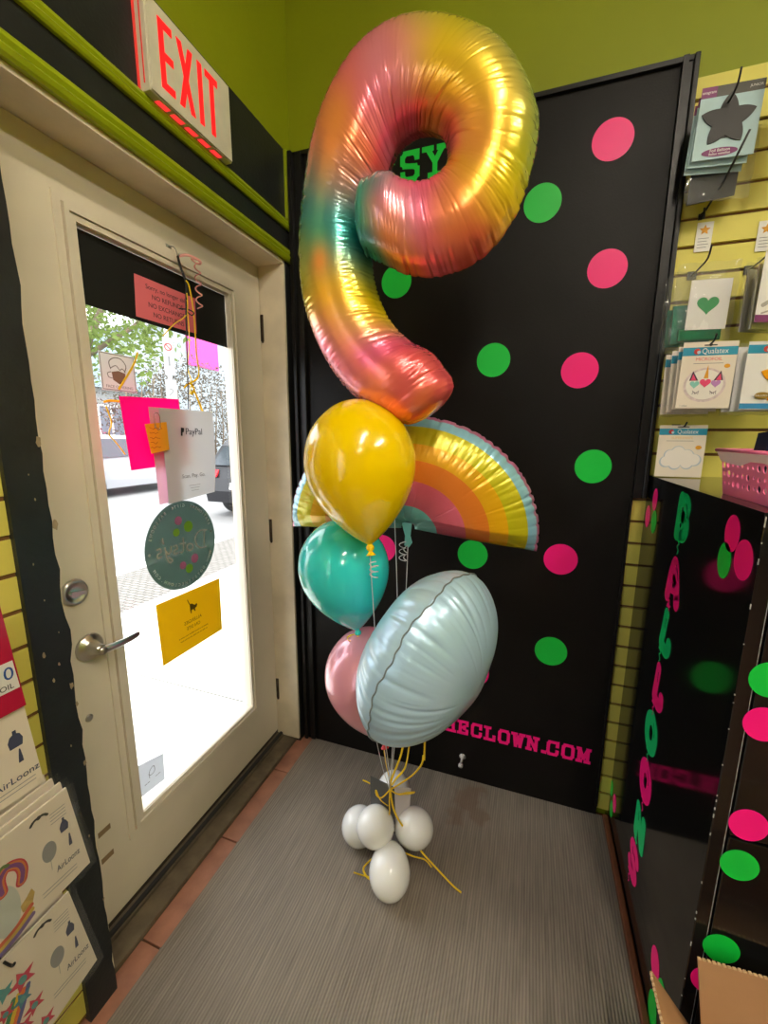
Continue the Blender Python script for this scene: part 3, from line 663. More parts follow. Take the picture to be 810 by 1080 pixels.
ribbon('curling_ribbon', [(X_, -.535, 1.595), (X_, -.52, 1.575), (X_, -.535, 1.56), (X_, -.52, 1.57), (X_, -.505, 1.54), (X_, -.485, 1.50)], 'short thick yellow ribbon just above the payment sheet', w=.004)
ribbon('curling_ribbon', [(X_-.05, -.81+.03, 1.52), (X_-.05, -.76, 1.525), (X_-.05, -.72, 1.525)], 'short yellow ribbon end at left edge of the door glass', w=.003)
ribbon('curling_ribbon', [(X_-.05, -.775, 1.51), (X_-.05, -.765, 1.47), (X_-.05, -.775, 1.44), (X_-.05, -.76, 1.42), (X_-.05, -.745, 1.40), (X_-.05, -.735, 1.385)], 'yellow ribbon dangling at left edge of the door glass', w=.003)
sp_ = []
for k in range(60):
    t_ = k/59; a = t_*2*PI*4.5
    sp_.append((-.04+.008*math.sin(a), -.475+.010*math.cos(a)-.004*t_, 1.955-.14*t_))
g = G(); g.tube(sp_, .0022, 6, flat=.5)
g.tube([tuple(p) for p in catmull([(XD+.033, -.51, 1.958), (-.06, -.49, 1.966), (-.045, -.46, 1.96), (-.04, -.47, 1.945), (-.04, -.50, 1.95), (-.04, -.475, 1.955)], 24)], .004, 6, flat=.4)
obj('pink_curled_ribbon', g, mat('pale_pink_ribbon', hexc(228, 158, 150), .4), label='pale pink curled ribbon hanging from the door hook', cat='ribbon')

# ------------------------------------------------------------------ foil balloons
def foil(name, rough=.22, metal=.85, col=(.8, .8, .8), attr=None):
    m = bpy.data.materials.new(name); m.use_nodes = True; nt = m.node_tree; b = nt.nodes['Principled BSDF']
    b.inputs['Metallic'].default_value = metal; b.inputs['Roughness'].default_value = rough; b.inputs['Base Color'].default_value = (*col, 1)
    b.inputs['Coat Weight'].default_value = .3; b.inputs['Coat Roughness'].default_value = .12
    if attr:
        a = nt.nodes.new('ShaderNodeAttribute'); a.attribute_name = attr; nt.links.new(a.outputs['Color'], b.inputs['Base Color'])
    tc = nt.nodes.new('ShaderNodeTexCoord'); n = nt.nodes.new('ShaderNodeTexNoise'); n.inputs['Scale'].default_value = 26; n.inputs['Detail'].default_value = 5
    nt.links.new(tc.outputs['Object'], n.inputs['Vector'])
    bp = nt.nodes.new('ShaderNodeBump'); bp.inputs['Strength'].default_value = .18; bp.inputs['Distance'].default_value = .004
    nt.links.new(n.outputs['Fac'], bp.inputs['Height']); nt.links.new(bp.outputs[0], b.inputs['Normal'])
    return m
def creases(S, D, per, seed, n, amp, ext=(.3, .9), wid=(.0025, .006)):
    """sum of valleys across coordinate S (metres along the edge, period per or None), fading with D (0 edge .. 1 middle)"""
    r = random.Random(seed); out = np.zeros_like(S)
    smax = per if per else S.max()
    for k in range(n):
        s0 = smax*(k+r.uniform(-.45, .45))/n; w = r.uniform(*wid); e = r.uniform(*ext); a = amp*r.uniform(.35, 1.2); sl = r.uniform(-.02, .02)
        d = S-s0-sl*D
        if per: d = (d+per/2) % per-per/2
        out -= a*np.exp(-(d/w)**2)*np.clip(1-D/e, 0, 1)**1.3
    return out
def put_colors(o, cols, name='Col'):
    at = o.data.color_attributes.new(name, 'FLOAT_COLOR', 'POINT'); at.data.foreach_set('color', np.concatenate([cols, np.ones((len(cols), 1))], 1).astype(np.float32).ravel())

# --- numeral
E_ = [(-0.040, 1.846, -0.036, 2.003), (0.003, 1.826, 0.009, 2.009), (0.057, 1.805, 0.044, 1.993), (0.128, 1.802, 0.079, 1.99), (0.212, 1.832, 0.107, 1.999), (0.273, 1.9, 0.125, 2.017), (0.302, 1.981, 0.131, 2.041), (0.313, 2.075, 0.123, 2.075), (0.287, 2.16, 0.104, 2.095), (0.238, 2.235, 0.081, 2.104), (0.169, 2.288, 0.059, 2.106), (0.079, 2.32, 0.038, 2.101), (-0.012, 2.317, 0.016, 2.086), (-0.091, 2.274, -0.001, 2.058), (-0.155, 2.185, -0.016, 2.019), (-0.197, 2.075, -0.037, 1.972), (-0.223, 1.955, -0.051, 1.92), (-0.229, 1.848, -0.048, 1.858), (-0.216, 1.747, -0.036, 1.788), (-0.176, 1.649, -0.002, 1.715), (-0.122, 1.572, 0.05, 1.664), (-0.056, 1.515, 0.104, 1.634), (-0.0, 1.484, 0.14, 1.591)]
N_ = 760
E_ = [(a, b_-.024*max(0, min(1, (b_-2.12)/.18)), c_, d_) for a, b_, c_, d_ in E_]
E2 = catmull(E_, N_)
TEAL = np.array(hexc(60, 150, 150)); PK = np.array(hexc(236, 104, 140)); RD = np.array(hexc(228, 92, 100)); OR = np.array(hexc(244, 140, 70)); GD = np.array(hexc(232, 192, 40)); YG = np.array(hexc(176, 184, 50)); OL = np.array(hexc(150, 165, 90)); LP = np.array(hexc(240, 150, 165))
# per key section: outer edge, crown, inner edge
KC = [(TEAL, TEAL, TEAL), (TEAL, PK*.6+TEAL*.4, TEAL), (OR, LP, PK), (PK, PK, PK), (RD, OR, PK), (GD, GD, OR), (YG, GD, PK), (OL, GD, RD), (OL, GD, OR), (OL, GD, OR), (YG, GD, RD), (YG, GD*.6+PK*.4, PK),
      (GD*.5+PK*.5, RD, PK), (PK, RD, PK), (PK, OR, RD), (TEAL, TEAL*.65+OR*.35, PK*.6+TEAL*.4), (TEAL, TEAL, TEAL), (YG, OL*.6+TEAL*.4, TEAL), (YG, GD*.6+OR*.4, YG), (PK, GD*.5+PK*.5, GD), (LP, PK, PK), (LP, OR*.5+RD*.5, RD), (OR, RD, RD)]
kc = np.array([[c for c in row] for row in KC])           # 23,3,3
kc2 = catmull(kc.reshape(23, 9), N_).reshape(N_, 3, 3)
nv = 72
mid = (E2[:, :2]+E2[:, 2:])/2; hw = np.linalg.norm(E2[:, :2]-E2[:, 2:], axis=1)/2*.975
ax = (E2[:, :2]-E2[:, 2:]); ax /= np.linalg.norm(ax, axis=1)[:, None]      # towards the outer edge
seg = np.linalg.norm(np.diff(mid, axis=0), axis=1); L = np.concatenate([[0], np.cumsum(seg)])
tg0 = np.array([ax[0][1], -ax[0][0]]); tg1 = mid[-1]-mid[-6]; tg1 /= np.linalg.norm(tg1)
t00 = mid[5]-mid[0]; t00 /= np.linalg.norm(t00)
capn = 26; cl0 = .026; cl1 = .06
pre = [(mid[0]-t00*cl0*math.sin(a), ax[0], hw[0]*max(math.cos(a), .02)**.75, kc2[0], -cl0*math.sin(a)) for a in np.linspace(PI/2, 0.03, capn)]
post = [(mid[-1]+tg1*cl1*math.sin(a), ax[-1], hw[-1]*max(math.cos(a), .02)**.75, kc2[-1], L[-1]+cl1*math.sin(a)) for a in np.linspace(0.03, PI/2, capn)]
secs = pre+[(mid[i], ax[i], hw[i], kc2[i], L[i]) for i in range(N_)]+post
nS = len(secs)
hcap = np.array([s[2] for s in secs])
th = np.linspace(0, 2*PI, nv, endpoint=False)
S = np.repeat(np.array([s[4] for s in secs])[:, None], nv, 1)
ct_, st_ = np.cos(th), np.sin(th)
Dn = 1-np.abs(ct_)
D = np.repeat(Dn[None], nS, 0)
cr_o = creases(S+.1, D, None, 21, 70, .0034, (.1, .8)); cr_i = creases(S*1.0+.1, D, None, 22, 85, .0032, (.3, 1.1), (.002, .005))
cr_o = cr_o+creases(S+.1, D, None, 25, 62, .0060, (.10, .30), (.0015, .003))
fine = creases(S+.1, D*.6, None, 23, 420, .0007, (.5, 1.1), (.0009, .0018))
wrk = np.where(ct_[None] > 0, cr_o, cr_i)+fine
P = np.zeros((nS, nv, 3)); colr = np.zeros((nS, nv, 3))
pr = Vector((1, .05, 0)).normalized(); pnn = Vector((.05, -1, 0)).normalized()
rdx = np.random.RandomState(4)
for i, (c2, a2_, h2, kcol, s2) in enumerate(secs):
    fin = np.exp(-(st_/.10)**2)*min(.006, h2*.3)
    w = h2*np.sign(ct_)*np.abs(ct_)**.95*1.0+np.sign(ct_)*(fin+wrk[i]*.6)
    hh = min(h2*.95, .094)
    d = hh*np.sign(st_)*np.abs(st_)**.88+wrk[i]*np.sign(st_)*np.clip(np.abs(st_)*4, 0, 1)*1.0
    q = c2[None]+a2_[None]*w[:, None]
    P[i, :, 0] = .6+q[:, 0]*pr.x+d*pnn.x; P[i, :, 1] = -.56+q[:, 0]*pr.y+d*pnn.y; P[i, :, 2] = q[:, 1]
    off = .035*math.exp(-(max(s2, 0)/.12)**2); P[i, :, 0] += off*pnn.x; P[i, :, 1] += off*pnn.y
    tt = ct_
    wo = np.clip(tt, 0, 1)[:, None]**1.2; wi = np.clip(-tt, 0, 1)[:, None]**1.2
    colr[i] = kcol[0][None]*wo+kcol[2][None]*wi+kcol[1][None]*(1-wo-wi)
pts_blot = [(0.16, 1.87, OR, .05), (.20, 2.02, OR, .05), (-.11, 2.07, OR, .06), (.03, 1.86, OR, .03), (-.14, 1.83, OR, .022), (.10, 1.52, OR, .03), (.0, 2.19, LP, .06), (.07, 1.60, RD, .05), (-.15, 1.60, LP, .06)]
lx = (P[:, :, 0]-.6); lz = P[:, :, 2]
for (bx, bz, bc, br) in pts_blot:
    k = np.exp(-(((lx-bx)/br)**2+((lz-bz)/(br*1.5))**2))[:, :, None]*.75
    colr = colr*(1-k)+np.array(bc)[None, None]*k
g = G(); g.grid(P, wrap_v=True)
g.f.append(list(range(nv))); g.sm.append(True); g.f.append([(nS-1)*nv+k for k in range(nv)]); g.sm.append(True)
nb = thing('number_balloon', 'large shiny rainbow foil number balloon curled like a nine, topmost of the bunch', 'balloon', (.6, -.56, 1.46))
o = obj('foil_body', g, foil('iridescent_foil', .27, .5, attr='Col'), nb)
put_colors(o, np.clip(colr.reshape(-1, 3)*1.22, 0, 1))
g = G(); g.prism([(0, 0), (.022, -.006), (.026, -.045), (.004, -.05), (-.006, -.03)], frame((.60, -.56, 1.475), (1, 0, 0), (0, 0, 1)), .002); obj('filling_tail', g, foil('gold_foil_tail', .3, .9, hexc(230, 170, 60)), nb)

# --- rainbow
def pillow_pts(X, Z, H): return None
nr, nphi = 60, 300
phi = np.linspace(math.radians(-5.5), math.radians(185.5), nphi); rho = np.linspace(0, 1, nr)
rin = .055; RX, RZ = .374, .331
PH, RH = np.meshgrid(phi, rho, indexing='ij')
rr = rin+(1-rin)*RH
x = .010+RX*rr*np.cos(PH); z = 1.168+RZ*rr*np.sin(PH)
arc = PH*.35
De = np.clip(1-np.abs(2*RH-1), 0, 1)
endd = np.minimum(PH-phi[0], phi[-1]-PH)*rr*.36
Hh = .085*np.clip(4*RH*(1-RH), 0, 1)**.55*np.clip(endd/.055, 0, 1)**.5
cr = creases(arc, 1-RH, None, 31, 46, .0034, (.2, .6), (.0025, .005))*(RH > .5)*1.0+creases(arc*1.0, RH, None, 32, 14, .003, (.3, .6), (.004, .008))*(RH <= .5)
cre = creases(rr, np.clip(endd/.12, 0, 1), None, 33, 12, .003, (.5, 1), (.008, .016))
mag = np.clip(Hh/.03, 0, 1)
g = G(); pr2 = Vector((1, .12, 0)).normalized(); pn2 = Vector((.12, -1, 0)).normalized()
Hf = Hh+(cr+cre+creases(arc, 1-RH, None, 34, 260, .0006, (.5, 1.2), (.0008, .0016)))*mag
sc_ = 1+creases(arc, 1-RH, None, 31, 46, .013, (.1, .12), (.003, .006))
zz_ = z.copy(); x2 = .010+(x-.010)*sc_; z2 = 1.168+(z-1.168)*sc_
rots = math.radians(-2.5)
xr = .0+(x2*math.cos(rots)-(z2-1.168)*math.sin(rots)); zr = 1.168+x2*math.sin(rots)+(z2-1.168)*math.cos(rots)
for sgn in (1, -1):
    P = np.zeros((nphi, nr, 3)); P[:, :, 0] = .6+xr*pr2.x+sgn*Hf*pn2.x; P[:, :, 1] = -.40+xr*pr2.y+sgn*Hf*pn2.y; P[:, :, 2] = zr
    g.grid(P, flip=(sgn < 0))
rb = thing('rainbow_balloon', 'rainbow shaped foil balloon with pastel bands, behind the yellow balloon', 'balloon', (.6, -.40, 1.1))
m = foil('banded_foil', .28, .25)
nt = m.node_tree; at = nt.nodes.new('ShaderNodeAttribute'); at.attribute_name = 'Band'
rp = nt.nodes.new('ShaderNodeValToRGB'); rp.color_ramp.interpolation = 'CONSTANT'
bands = [(0, (140, 205, 200)), (.235, (222, 98, 120)), (.46, (236, 130, 40)), (.63, (240, 178, 20)), (.765, (206, 196, 30)), (.905, (150, 205, 225)), (.975, (205, 120, 160))]
rp.color_ramp.elements[0].color = (*hexc(*bands[0][1]), 1); rp.color_ramp.elements[1].position = bands[1][0]; rp.color_ramp.elements[1].color = (*hexc(*bands[1][1]), 1)
for p_, c_ in bands[2:]: e_ = rp.color_ramp.elements.new(p_); e_.color = (*hexc(*c_), 1)
nt.links.new(at.outputs['Fac'], rp.inputs[0]); nt.links.new(rp.outputs[0], nt.nodes['Principled BSDF'].inputs['Base Color'])
o = obj('foil_body', g, m, rb)
band = np.concatenate([rr.ravel(), rr.ravel()]); at_ = o.data.attributes.new('Band', 'FLOAT', 'POINT'); at_.data.foreach_set('value', band.astype(np.float32))
g = G(); g.prism([(-.02, .03), (.012, .03), (.008, -.01), (.014, -.03), (.004, -.045), (-.010, -.04), (-.008, -.01)], frame((.612, -.405, 1.155), (1, 0, 0), (0, 0, 1)), .004); obj('filling_tail', g, foil('mint_foil', .3, .5, hexc(140, 205, 200)), rb)

# --- pale blue foil seen nearly edge-on
cF = Vector((.752, -.697, .934)); axM = (Vector((.835, -.63, 1.131))-Vector((.66, -.767, .737))).normalized()
vd_ = (cF-CAM).normalized()
side = vd_.cross(axM).normalized()          # image right or left
if side.dot(rx) < 0: side = -side
b2 = axM.cross(side).normalized()
if b2.dot(vd_) > 0: b2 = -b2                # towards the camera
an = math.radians(17)
inpl = (b2*math.cos(an)-side*math.sin(an)).normalized(); nrm = (side*math.cos(an)+b2*math.sin(an)).normalized()
nth, nr = 360, 46
TH, RR = np.meshgrid(np.linspace(0, 2*PI, nth, endpoint=False), np.linspace(0, 1, nr), indexing='ij')
Rm = .210
arc = TH*Rm
H = .128*(1-RR**2.3)**.60*(1+.05*np.sin(3*TH+1)*RR)
k1 = creases(arc, 1-RR, 2*PI*Rm, 41, 30, .006, (.2, .7), (.003, .008))+creases(arc, 1-RR, 2*PI*Rm, 42, 150, .0015, (.2, .6), (.001, .002))
rad = RR*Rm*(1+.035*np.cos(2*TH))+k1*.25*(RR > .8)
g = G()
for sgn in (1, -1):
    kk = creases(arc, 1-RR, 2*PI*Rm, 43+sgn, 26, .006, (.3, .85), (.004, .010))
    Hs = np.maximum(H+(k1*.6+kk)*np.clip(H/.04, 0, 1), 0)
    P = np.zeros((nth, nr, 3))
    base = np.array(cF)[None, None]
    P = base+rad[:, :, None]*(np.cos(TH)[:, :, None]*np.array(axM)+np.sin(TH)[:, :, None]*np.array(inpl))+sgn*Hs[:, :, None]*np.array(nrm)
    g.grid(P, wrap_u=True, flip=(sgn < 0))
fb_ = thing('pale_blue_balloon', 'large pale blue foil balloon turned edge-on with a dark creased seam', 'balloon', cF-Vector((0, 0, .2)))
obj('foil_body', g, foil('pale_blue_foil', .33, .25, hexc(180, 214, 238)), fb_)
g = G(); g.tube([tuple(cF+(axM*math.cos(a)*(1+.035*math.cos(2*a))+inpl*math.sin(a)*(1+.035*math.cos(2*a)))*(Rm+.0010)+nrm*(.0016*math.sin(a*37)+.003*math.sin(a*9))) for a in np.linspace(0, 2*PI, 240, endpoint=False)], .0017, 6, closed=True)
obj('seam', g, mat('grey_seam', (.16, .2, .22), .5), fb_, label='dark grey seam line')

# --- latex balloons
def latex(name, col, sss=.25, rough=.18, metal=0.0):
    m = mat(name, col, rough, metal, coat=.5, coat_r=.05, sss=sss); return m
PROF = [(0, 0), (.012, .20), (.035, .37), (.07, .52), (.13, .70), (.20, .84), (.28, .935), (.36, .985), (.43, 1.0), (.52, .975), (.61, .905), (.70, .79), (.78, .65), (.85, .49), (.90, .36), (.945, .22), (.975, .11), (.99, .055), (1, .04)]
def latex_balloon(top, knot, dia, m, name, label, cat='balloon', ribbon_pts=None, rm=None, n=56, group=None, knotmat=None):
    top = Vector(top); knot = Vector(knot); a = knot-top; L_ = a.length; a.normalize()
    u = a.orthogonal().normalized(); v = a.cross(u)
    fr = Matrix(((u.x, v.x, a.x, top.x), (u.y, v.y, a.y, top.y), (u.z, v.z, a.z, top.z), (0, 0, 0, 1)))
    pr = catmull([(r*dia/2, t*L_, 0) for t, r in PROF], 90)
    t = thing(name, label, cat, knot, group)
    g = G(); g.lathe([(max(p[0], 0), p[1]) for p in pr], fr, n); obj('latex_body', g, m, t)
    k = dia*.03
    g = G(); g.lathe([(k*.8, L_-.002), (k*1.25, L_+k*.4), (k*1.2, L_+k*1.1), (k*.6, L_+k*1.7), (k*.6, L_+k*1.9), (k*1.4, L_+k*2.8), (k*1.5, L_+k*3.0), (k*.5, L_+k*2.4), (0, L_+k*2.2)], fr, 20)
    obj('knot', g, knotmat or m, t)
    if ribbon_pts:
        g = G(); g.tube([tuple(p) for p in catmull(ribbon_pts, 30)], .0013, 6); obj('ribbon', g, rm, t)
    return t
M_clear = mat('pearl_ribbon', (.75, .75, .76), .25, .1, coat=.5)
TIE = (.572, -.43, .27)
def curl(parent, p, m, n=3, r=.007, h=.045, w=.0016, dirx=.0, name='ribbon_curl'):
    g = G(); pts = [(p[0]+dirx*k/40+r*math.cos(k*2*PI*n/40), p[1]+r*math.sin(k*2*PI*n/40), p[2]-h*k/40) for k in range(41)]
    g.tube(pts, w, 6, flat=.5); obj(name, g, m, parent)
t = latex_balloon((.514, -.589, 1.527), (.579, -.637, 1.170), .278, latex('yellow_latex', hexc(255, 214, 0), .08), 'yellow_balloon', 'yellow latex balloon in front of the rainbow balloon', ribbon_pts=[(.579, -.637, 1.155), (.578, -.61, 1.0), (.575, -.53, .6), TIE], rm=M_clear)
curl(t, (.588, -.64, 1.13), M_clear, 3, .008, .04); curl(t, (.592, -.64, 1.12), M_clear, 2, .010, .03)
t = latex_balloon((.428, -.531, 1.205), (.513, -.563, .895), .256, latex('teal_latex', hexc(52, 214, 214), .05), 'teal_balloon', 'teal latex balloon below the yellow one', ribbon_pts=[(.513, -.563, .88), (.53, -.54, .7), (.555, -.47, .4), TIE], rm=M_clear)
curl(t, (.512, -.575, .885), M_gold, 4, .008, .07, .0022); curl(t, (.505, -.575, .885), M_gold, 2, .012, .03, .0022, dirx=-.02)
t = latex_balloon((.505, -.525, .885), (.594, -.566, .570), .262, latex('pink_pearl_latex', hexc(232, 160, 178), .15, .22, .15), 'pink_balloon', 'pearly pink latex balloon, lowest of the helium balloons', knotmat=mat('red_tie', hexc(225, 70, 80), .4), ribbon_pts=[(.594, -.566, .55), (.592, -.53, .45), (.58, -.45, .32), TIE], rm=M_gold)
for par, pts, mm in ((nb, [(.60, -.56, 1.43), (.60, -.50, 1.2), (.60, -.46, .8), TIE], M_clear), (rb, [(.612, -.405, 1.11), (.610, -.42, .9), (.59, -.43, .5), TIE], M_clear), (fb_, [(.668, -.765, .735), (.64, -.65, .55), (.60, -.52, .38), TIE], M_clear)):
    g = G(); g.tube([tuple(p) for p in catmull(pts, 30)], .0013, 6); obj('ribbon', g, mm, par)
curl(rb, (.60, -.42, 1.13), M_clear, 3, .010, .06); curl(rb, (.61, -.42, 1.12), M_clear, 2, .006, .05)
# --- mini white balloons on the floor
M_wl = mat('white_latex', (.86, .86, .84), .2, coat=.4, coat_r=.08, sss=.15)
CW = Vector((.575, -.43, .11))
for c_, r_, lab, el in [((.608, -.536, .078), .0655, 'small white balloon at the front of the weight, lowest and nearest', 1.18), ((.536, -.473, .155), .0625, 'small white balloon upper left of the weight, overlapping another', 1.0),
                   ((.655, -.412, .13), .0625, 'small white balloon on the right side of the weight', 1.03), ((.458, -.422, .075), .064, 'small white balloon at the far left, half hidden behind its neighbour', 1.0),
                   ((.556, -.338, .17), .062, 'small white balloon at the back beside the dark card', 1.15)]:
    c_ = Vector(c_); d_ = (CW-c_).normalized(); top = c_-d_*r_*el*1.0; 
    t = thing('mini_balloon', lab, 'balloon', c_-Vector((0, 0, r_)), 'white balloons round the weight')
    u = d_.orthogonal().normalized(); v = d_.cross(u); fr = Matrix(((u.x, v.x, d_.x, c_.x), (u.y, v.y, d_.y, c_.y), (u.z, v.z, d_.z, c_.z), (0, 0, 0, 1)))
    g = G(); pf = []
    for k in range(33):
        a = PI*k/32; rr_ = math.sin(a); zz1 = -math.cos(a)*el
        if zz1 > 0: zz1 *= 1.06
        pf.append((rr_*r_*(1-.06*max(0, zz1)), zz1*r_))
    g.lathe(pf, fr, 44); obj('latex_body', g, M_wl, t)
    g = G(); g.lathe([(0, r_*el*1.04), (.004, r_*el*1.05), (.005, r_*el*1.12), (.002, r_*el*1.16), (.006, r_*el*1.24), (0, r_*el*1.25)], fr, 12); obj('knot', g, M_wl, t)
# folded card weight behind them
cw = thing('gift_card', 'folded card, dark grey left face and pale right face, tied into the ribbons', 'card', (.54, -.41, .1))
def quad3(g, p, th=.001):
    a, b_, c_, d_ = (Vector(q) for q in p); n = (b_-a).cross(d_-a).normalized()*th
    g.add([a, b_, c_, d_, a+n, b_+n, c_+n, d_+n], [(3, 2, 1, 0), (4, 5, 6, 7), (0, 1, 5, 4), (1, 2, 6, 5), (2, 3, 7, 6), (3, 0, 4, 7)])
g = G(); quad3(g, [(.505, -.435, .16), (.592, -.428, .135), (.583, -.415, .27), (.490, -.400, .272)]); obj('dark_face', g, mat('dark_grey_card', (.07, .07, .068), .5), cw, label='dark grey card face')
g = G(); quad3(g, [(.594, -.428, .135), (.628, -.39, .13), (.632, -.380, .25), (.585, -.412, .268)]); obj('pale_face', g, mat('pale_lilac_card', (.62, .58, .62), .5), cw, label='pale card face')
wt = G(); wt.box((.545, -.45, .010), (.605, -.40, .07), .006); obj('balloon_weight', wt, mat('silver_weight', (.5, .5, .5), .3, .8), label='small foil weight hidden among the white mini balloons', cat='weight')
# gold ribbon ends
gr_ = 'gold ribbon ends around the balloon weight'
def flat_rib(pts, lab, w=.0033): return ribbon('gold_ribbon_end', pts, lab, w=w, flat=.4)
flat_rib([TIE, (.60, -.45, .20), (.68, -.45, .10), (.74, -.46, .06), (.80, -.47, .025), (.828, -.475, .016)], 'long gold ribbon end lying on the mat to the right', .0035)
flat_rib([(.60, -.47, .09), (.66, -.45, .06), (.70, -.44, .05), (.725, -.445, .035)], 'short gold ribbon end under the right white balloon')
flat_rib([(.56, -.50, .09), (.53, -.515, .06), (.512, -.52, .03), (.525, -.53, .018), (.545, -.535, .016)], 'gold ribbon looping out left beside the front white balloon')
flat_rib([(.55, -.53, .02), (.52, -.532, .018), (.484, -.537, .022)], 'gold ribbon end pointing left on the mat')
flat_rib([TIE, (.60, -.42, .29), (.64, -.40, .32), (.668, -.388, .36), (.672, -.38, .39)], 'gold ribbon curving up right from the tie')
flat_rib([TIE, (.58, -.44, .32), (.605, -.43, .40), (.612, -.42, .44), (.618, -.41, .50)], 'gold ribbon rising straight up behind the pale blue balloon')
flat_rib([TIE, (.60, -.43, .262), (.63, -.42, .268), (.65, -.405, .262), (.64, -.40, .25), (.60, -.42, .25)], 'gold ribbon bow loop on the right of the tie')
flat_rib([TIE, (.55, -.45, .25), (.535, -.455, .258), (.53, -.45, .272), (.545, -.45, .24), (.57, -.445, .22)], 'gold ribbon bow loop on the left of the tie')
flat_rib([TIE, (.575, -.445, .24), (.578, -.45, .2), (.574, -.452, .15)], 'gold ribbon hanging down between the white balloons', .005)
flat_rib([(.49, -.405, .245), (.478, -.403, .246), (.462, -.402, .247)], 'gold ribbon tip poking out left of the dark card')
ribbon('gold_ribbon_end', [(.70, -.49, .47), (.70, -.49, .5), (.702, -.5, .58)], 'gold ribbon end hanging below the pale blue balloon, at right', w=.003)
flat_rib([(.582, -.44, .3), (.60, -.45, .34), (.632, -.46, .40), (.655, -.50, .52)], 'gold ribbon slanting from the tie to the pale blue balloon')

# ------------------------------------------------------------------ packages on the right slatwall
M_bag = see_through('clear_bag', (.85, .86, .82), .07, .15, glossy=1.6)
def bag_mesh(w, h, seed, th=.008, nx=16, ny=20):
    r = random.Random(seed); P1 = np.zeros((nx, ny, 3)); ph = [r.uniform(0, 6) for _ in range(6)]
    for i in range(nx):
        for j in range(ny):
            u = i/(nx-1)*2-1; v = j/(ny-1)*2-1
            b_ = (1-abs(u)**4)*(1-abs(v)**6)
            z = th*b_*(.6+.4*math.sin(3*u+ph[0])*math.cos(4*v+ph[1]))+.0018*math.sin(17*u+9*v+ph[2])*b_
            P1[i, j] = (u*w/2+.0015*math.sin(9*v+ph[3]), v*h/2+.0015*math.sin(8*u+ph[4]), z)
    return P1
def bag(parent, fr, w, h, seed, th=.008, m=None):
    P1 = bag_mesh(w, h, seed, th); g = G()
    for s in (1, -1):
        Q = P1.copy(); Q[:, :, 2] *= s if s > 0 else -.3
        F = np.array(fr); q = Q.reshape(-1, 3) @ F[:3, :3].T+F[:3, 3]; g.grid(q.reshape(Q.shape))
    return obj('clear_bag', g, m or M_bag, parent, recalc=False)
def hook(p0, length, label, tip=.03, dz=.0):
    """wire peg from the slatwall at p0 coming out into the room"""
    g = G(); x, y, z = p0
    g.box((x-.012, y-.004, z-.012), (x+.012, y, z+.012), .002)
    g.tube([tuple(p) for p in catmull([(x, y, z), (x, y-length*.5, z), (x, y-length+.01, z+.004), (x, y-length-.008, z+tip)], 14)], .0024, 8)
    return obj('peg_hook', g, M_wire, label=label, cat='hook')
def front_frame(x, y, z, yaw=0.0, tilt=0.0, roll=0.0):
    return Matrix.Translation((x, y, z)) @ Matrix.Rotation(yaw, 4, 'Z') @ frame((0, 0, 0), (1, 0, 0), (0, 0, 1)) @ Matrix.Rotation(roll, 4, 'Z') @ Matrix.Rotation(tilt, 4, 'X')
TEALH = mat('teal_header', hexc(40, 140, 170), .45); M_hol = mat('punch_black', (.03, .03, .03), .6)
def euro(g, fr, x, y, s=1): stroke(g, [(x-.011*s, y), (x+.011*s, y)], .004*s, fr, .0003); g.prism(ell(.004*s, .004*s, x, y+.001, 16), fr, .0003); return g

# star packet
def star_pts(R, r, n=5, x=0, y=0): return [(x+(R if k % 2 == 0 else r)*math.sin(PI*k/n), y+(R if k % 2 == 0 else r)*math.cos(PI*k/n)) for k in range(2*n)]
def soft_star(R, r, x=0, y=0, n=60):
    o_ = []
    for k in range(n):
        a = 2*PI*k/n; t = (math.cos(5*a)+1)/2; t = 1-abs((a/(2*PI/5)+.5) % 1-.5)*2; rr_ = r+(R-r)*t**1.25; o_.append((x+rr_*math.sin(a), y+rr_*math.cos(a)))
    return o_
f0 = front_frame(1.367, -.12, 2.238, 0.02, 0, -.03)
sp_t = thing('star_balloon_packet', 'blue sky packet showing a black star balloon, front of the top bundle', 'balloon packet', (1.367, -.12, 2.15))
g = G(); g.prism(rect(.136, .142, 0, -.006), f0, .0012); obj('card', g, mat('sky_card', hexc(168, 196, 200), .4, vary=.12, vscale=14), sp_t)
g = G(); g.prism(rect(.136, .024, 0, .077), f0, .0014); obj('header', g, mat('charcoal_header', hexc(66, 64, 56), .5), sp_t)
g = G(); g.prism(rect(.034, .024, -.051, .077), f0, .0006, .0014); obj('header_patch', g, mat('plum_print', hexc(120, 50, 100), .5), sp_t)
g = G(); text(g, 'anagram', .009, f0, .0003, -.051, .077, z0=.002); text(g, 'JUNIOR', .008, f0, .0003, .05, .077, z0=.0014); obj('header_print', g, M_white, sp_t)
g = G(); g.prism(soft_star(.062, .034, -.002, .008), f0, .003, .0012); obj('star_picture', g, mat('charcoal_foil_print', (.012, .010, .009), .5), sp_t)
g = G(); g.prism([(-.014, -.032), (.010, -.032), (.006, -.024), (.013, -.046), (0, -.03)][:3]+[(-.006, -.024)], f0, .0008, .0012); obj('star_tail_picture', g, M_dark, sp_t)
g = G(); g.prism(ell(.040, .010, -.008, -.062, 30), f0, .0006, .0012); obj('oval_label', g, mat('plum_print', hexc(120, 50, 100), .5), sp_t)
g = G(); text(g, 'Foil Balloon', .0095, f0, .0003, -.008, -.058, z0=.0018); text(g, 'Ballon métallisé', .0075, f0, .0003, -.008, -.066, z0=.0018); obj('label_print', g, M_white, sp_t)
labs = ['blue sky packet right behind the black star packet, set slightly lower left', 'blue sky packet third in the top bundle, its lower edge showing']
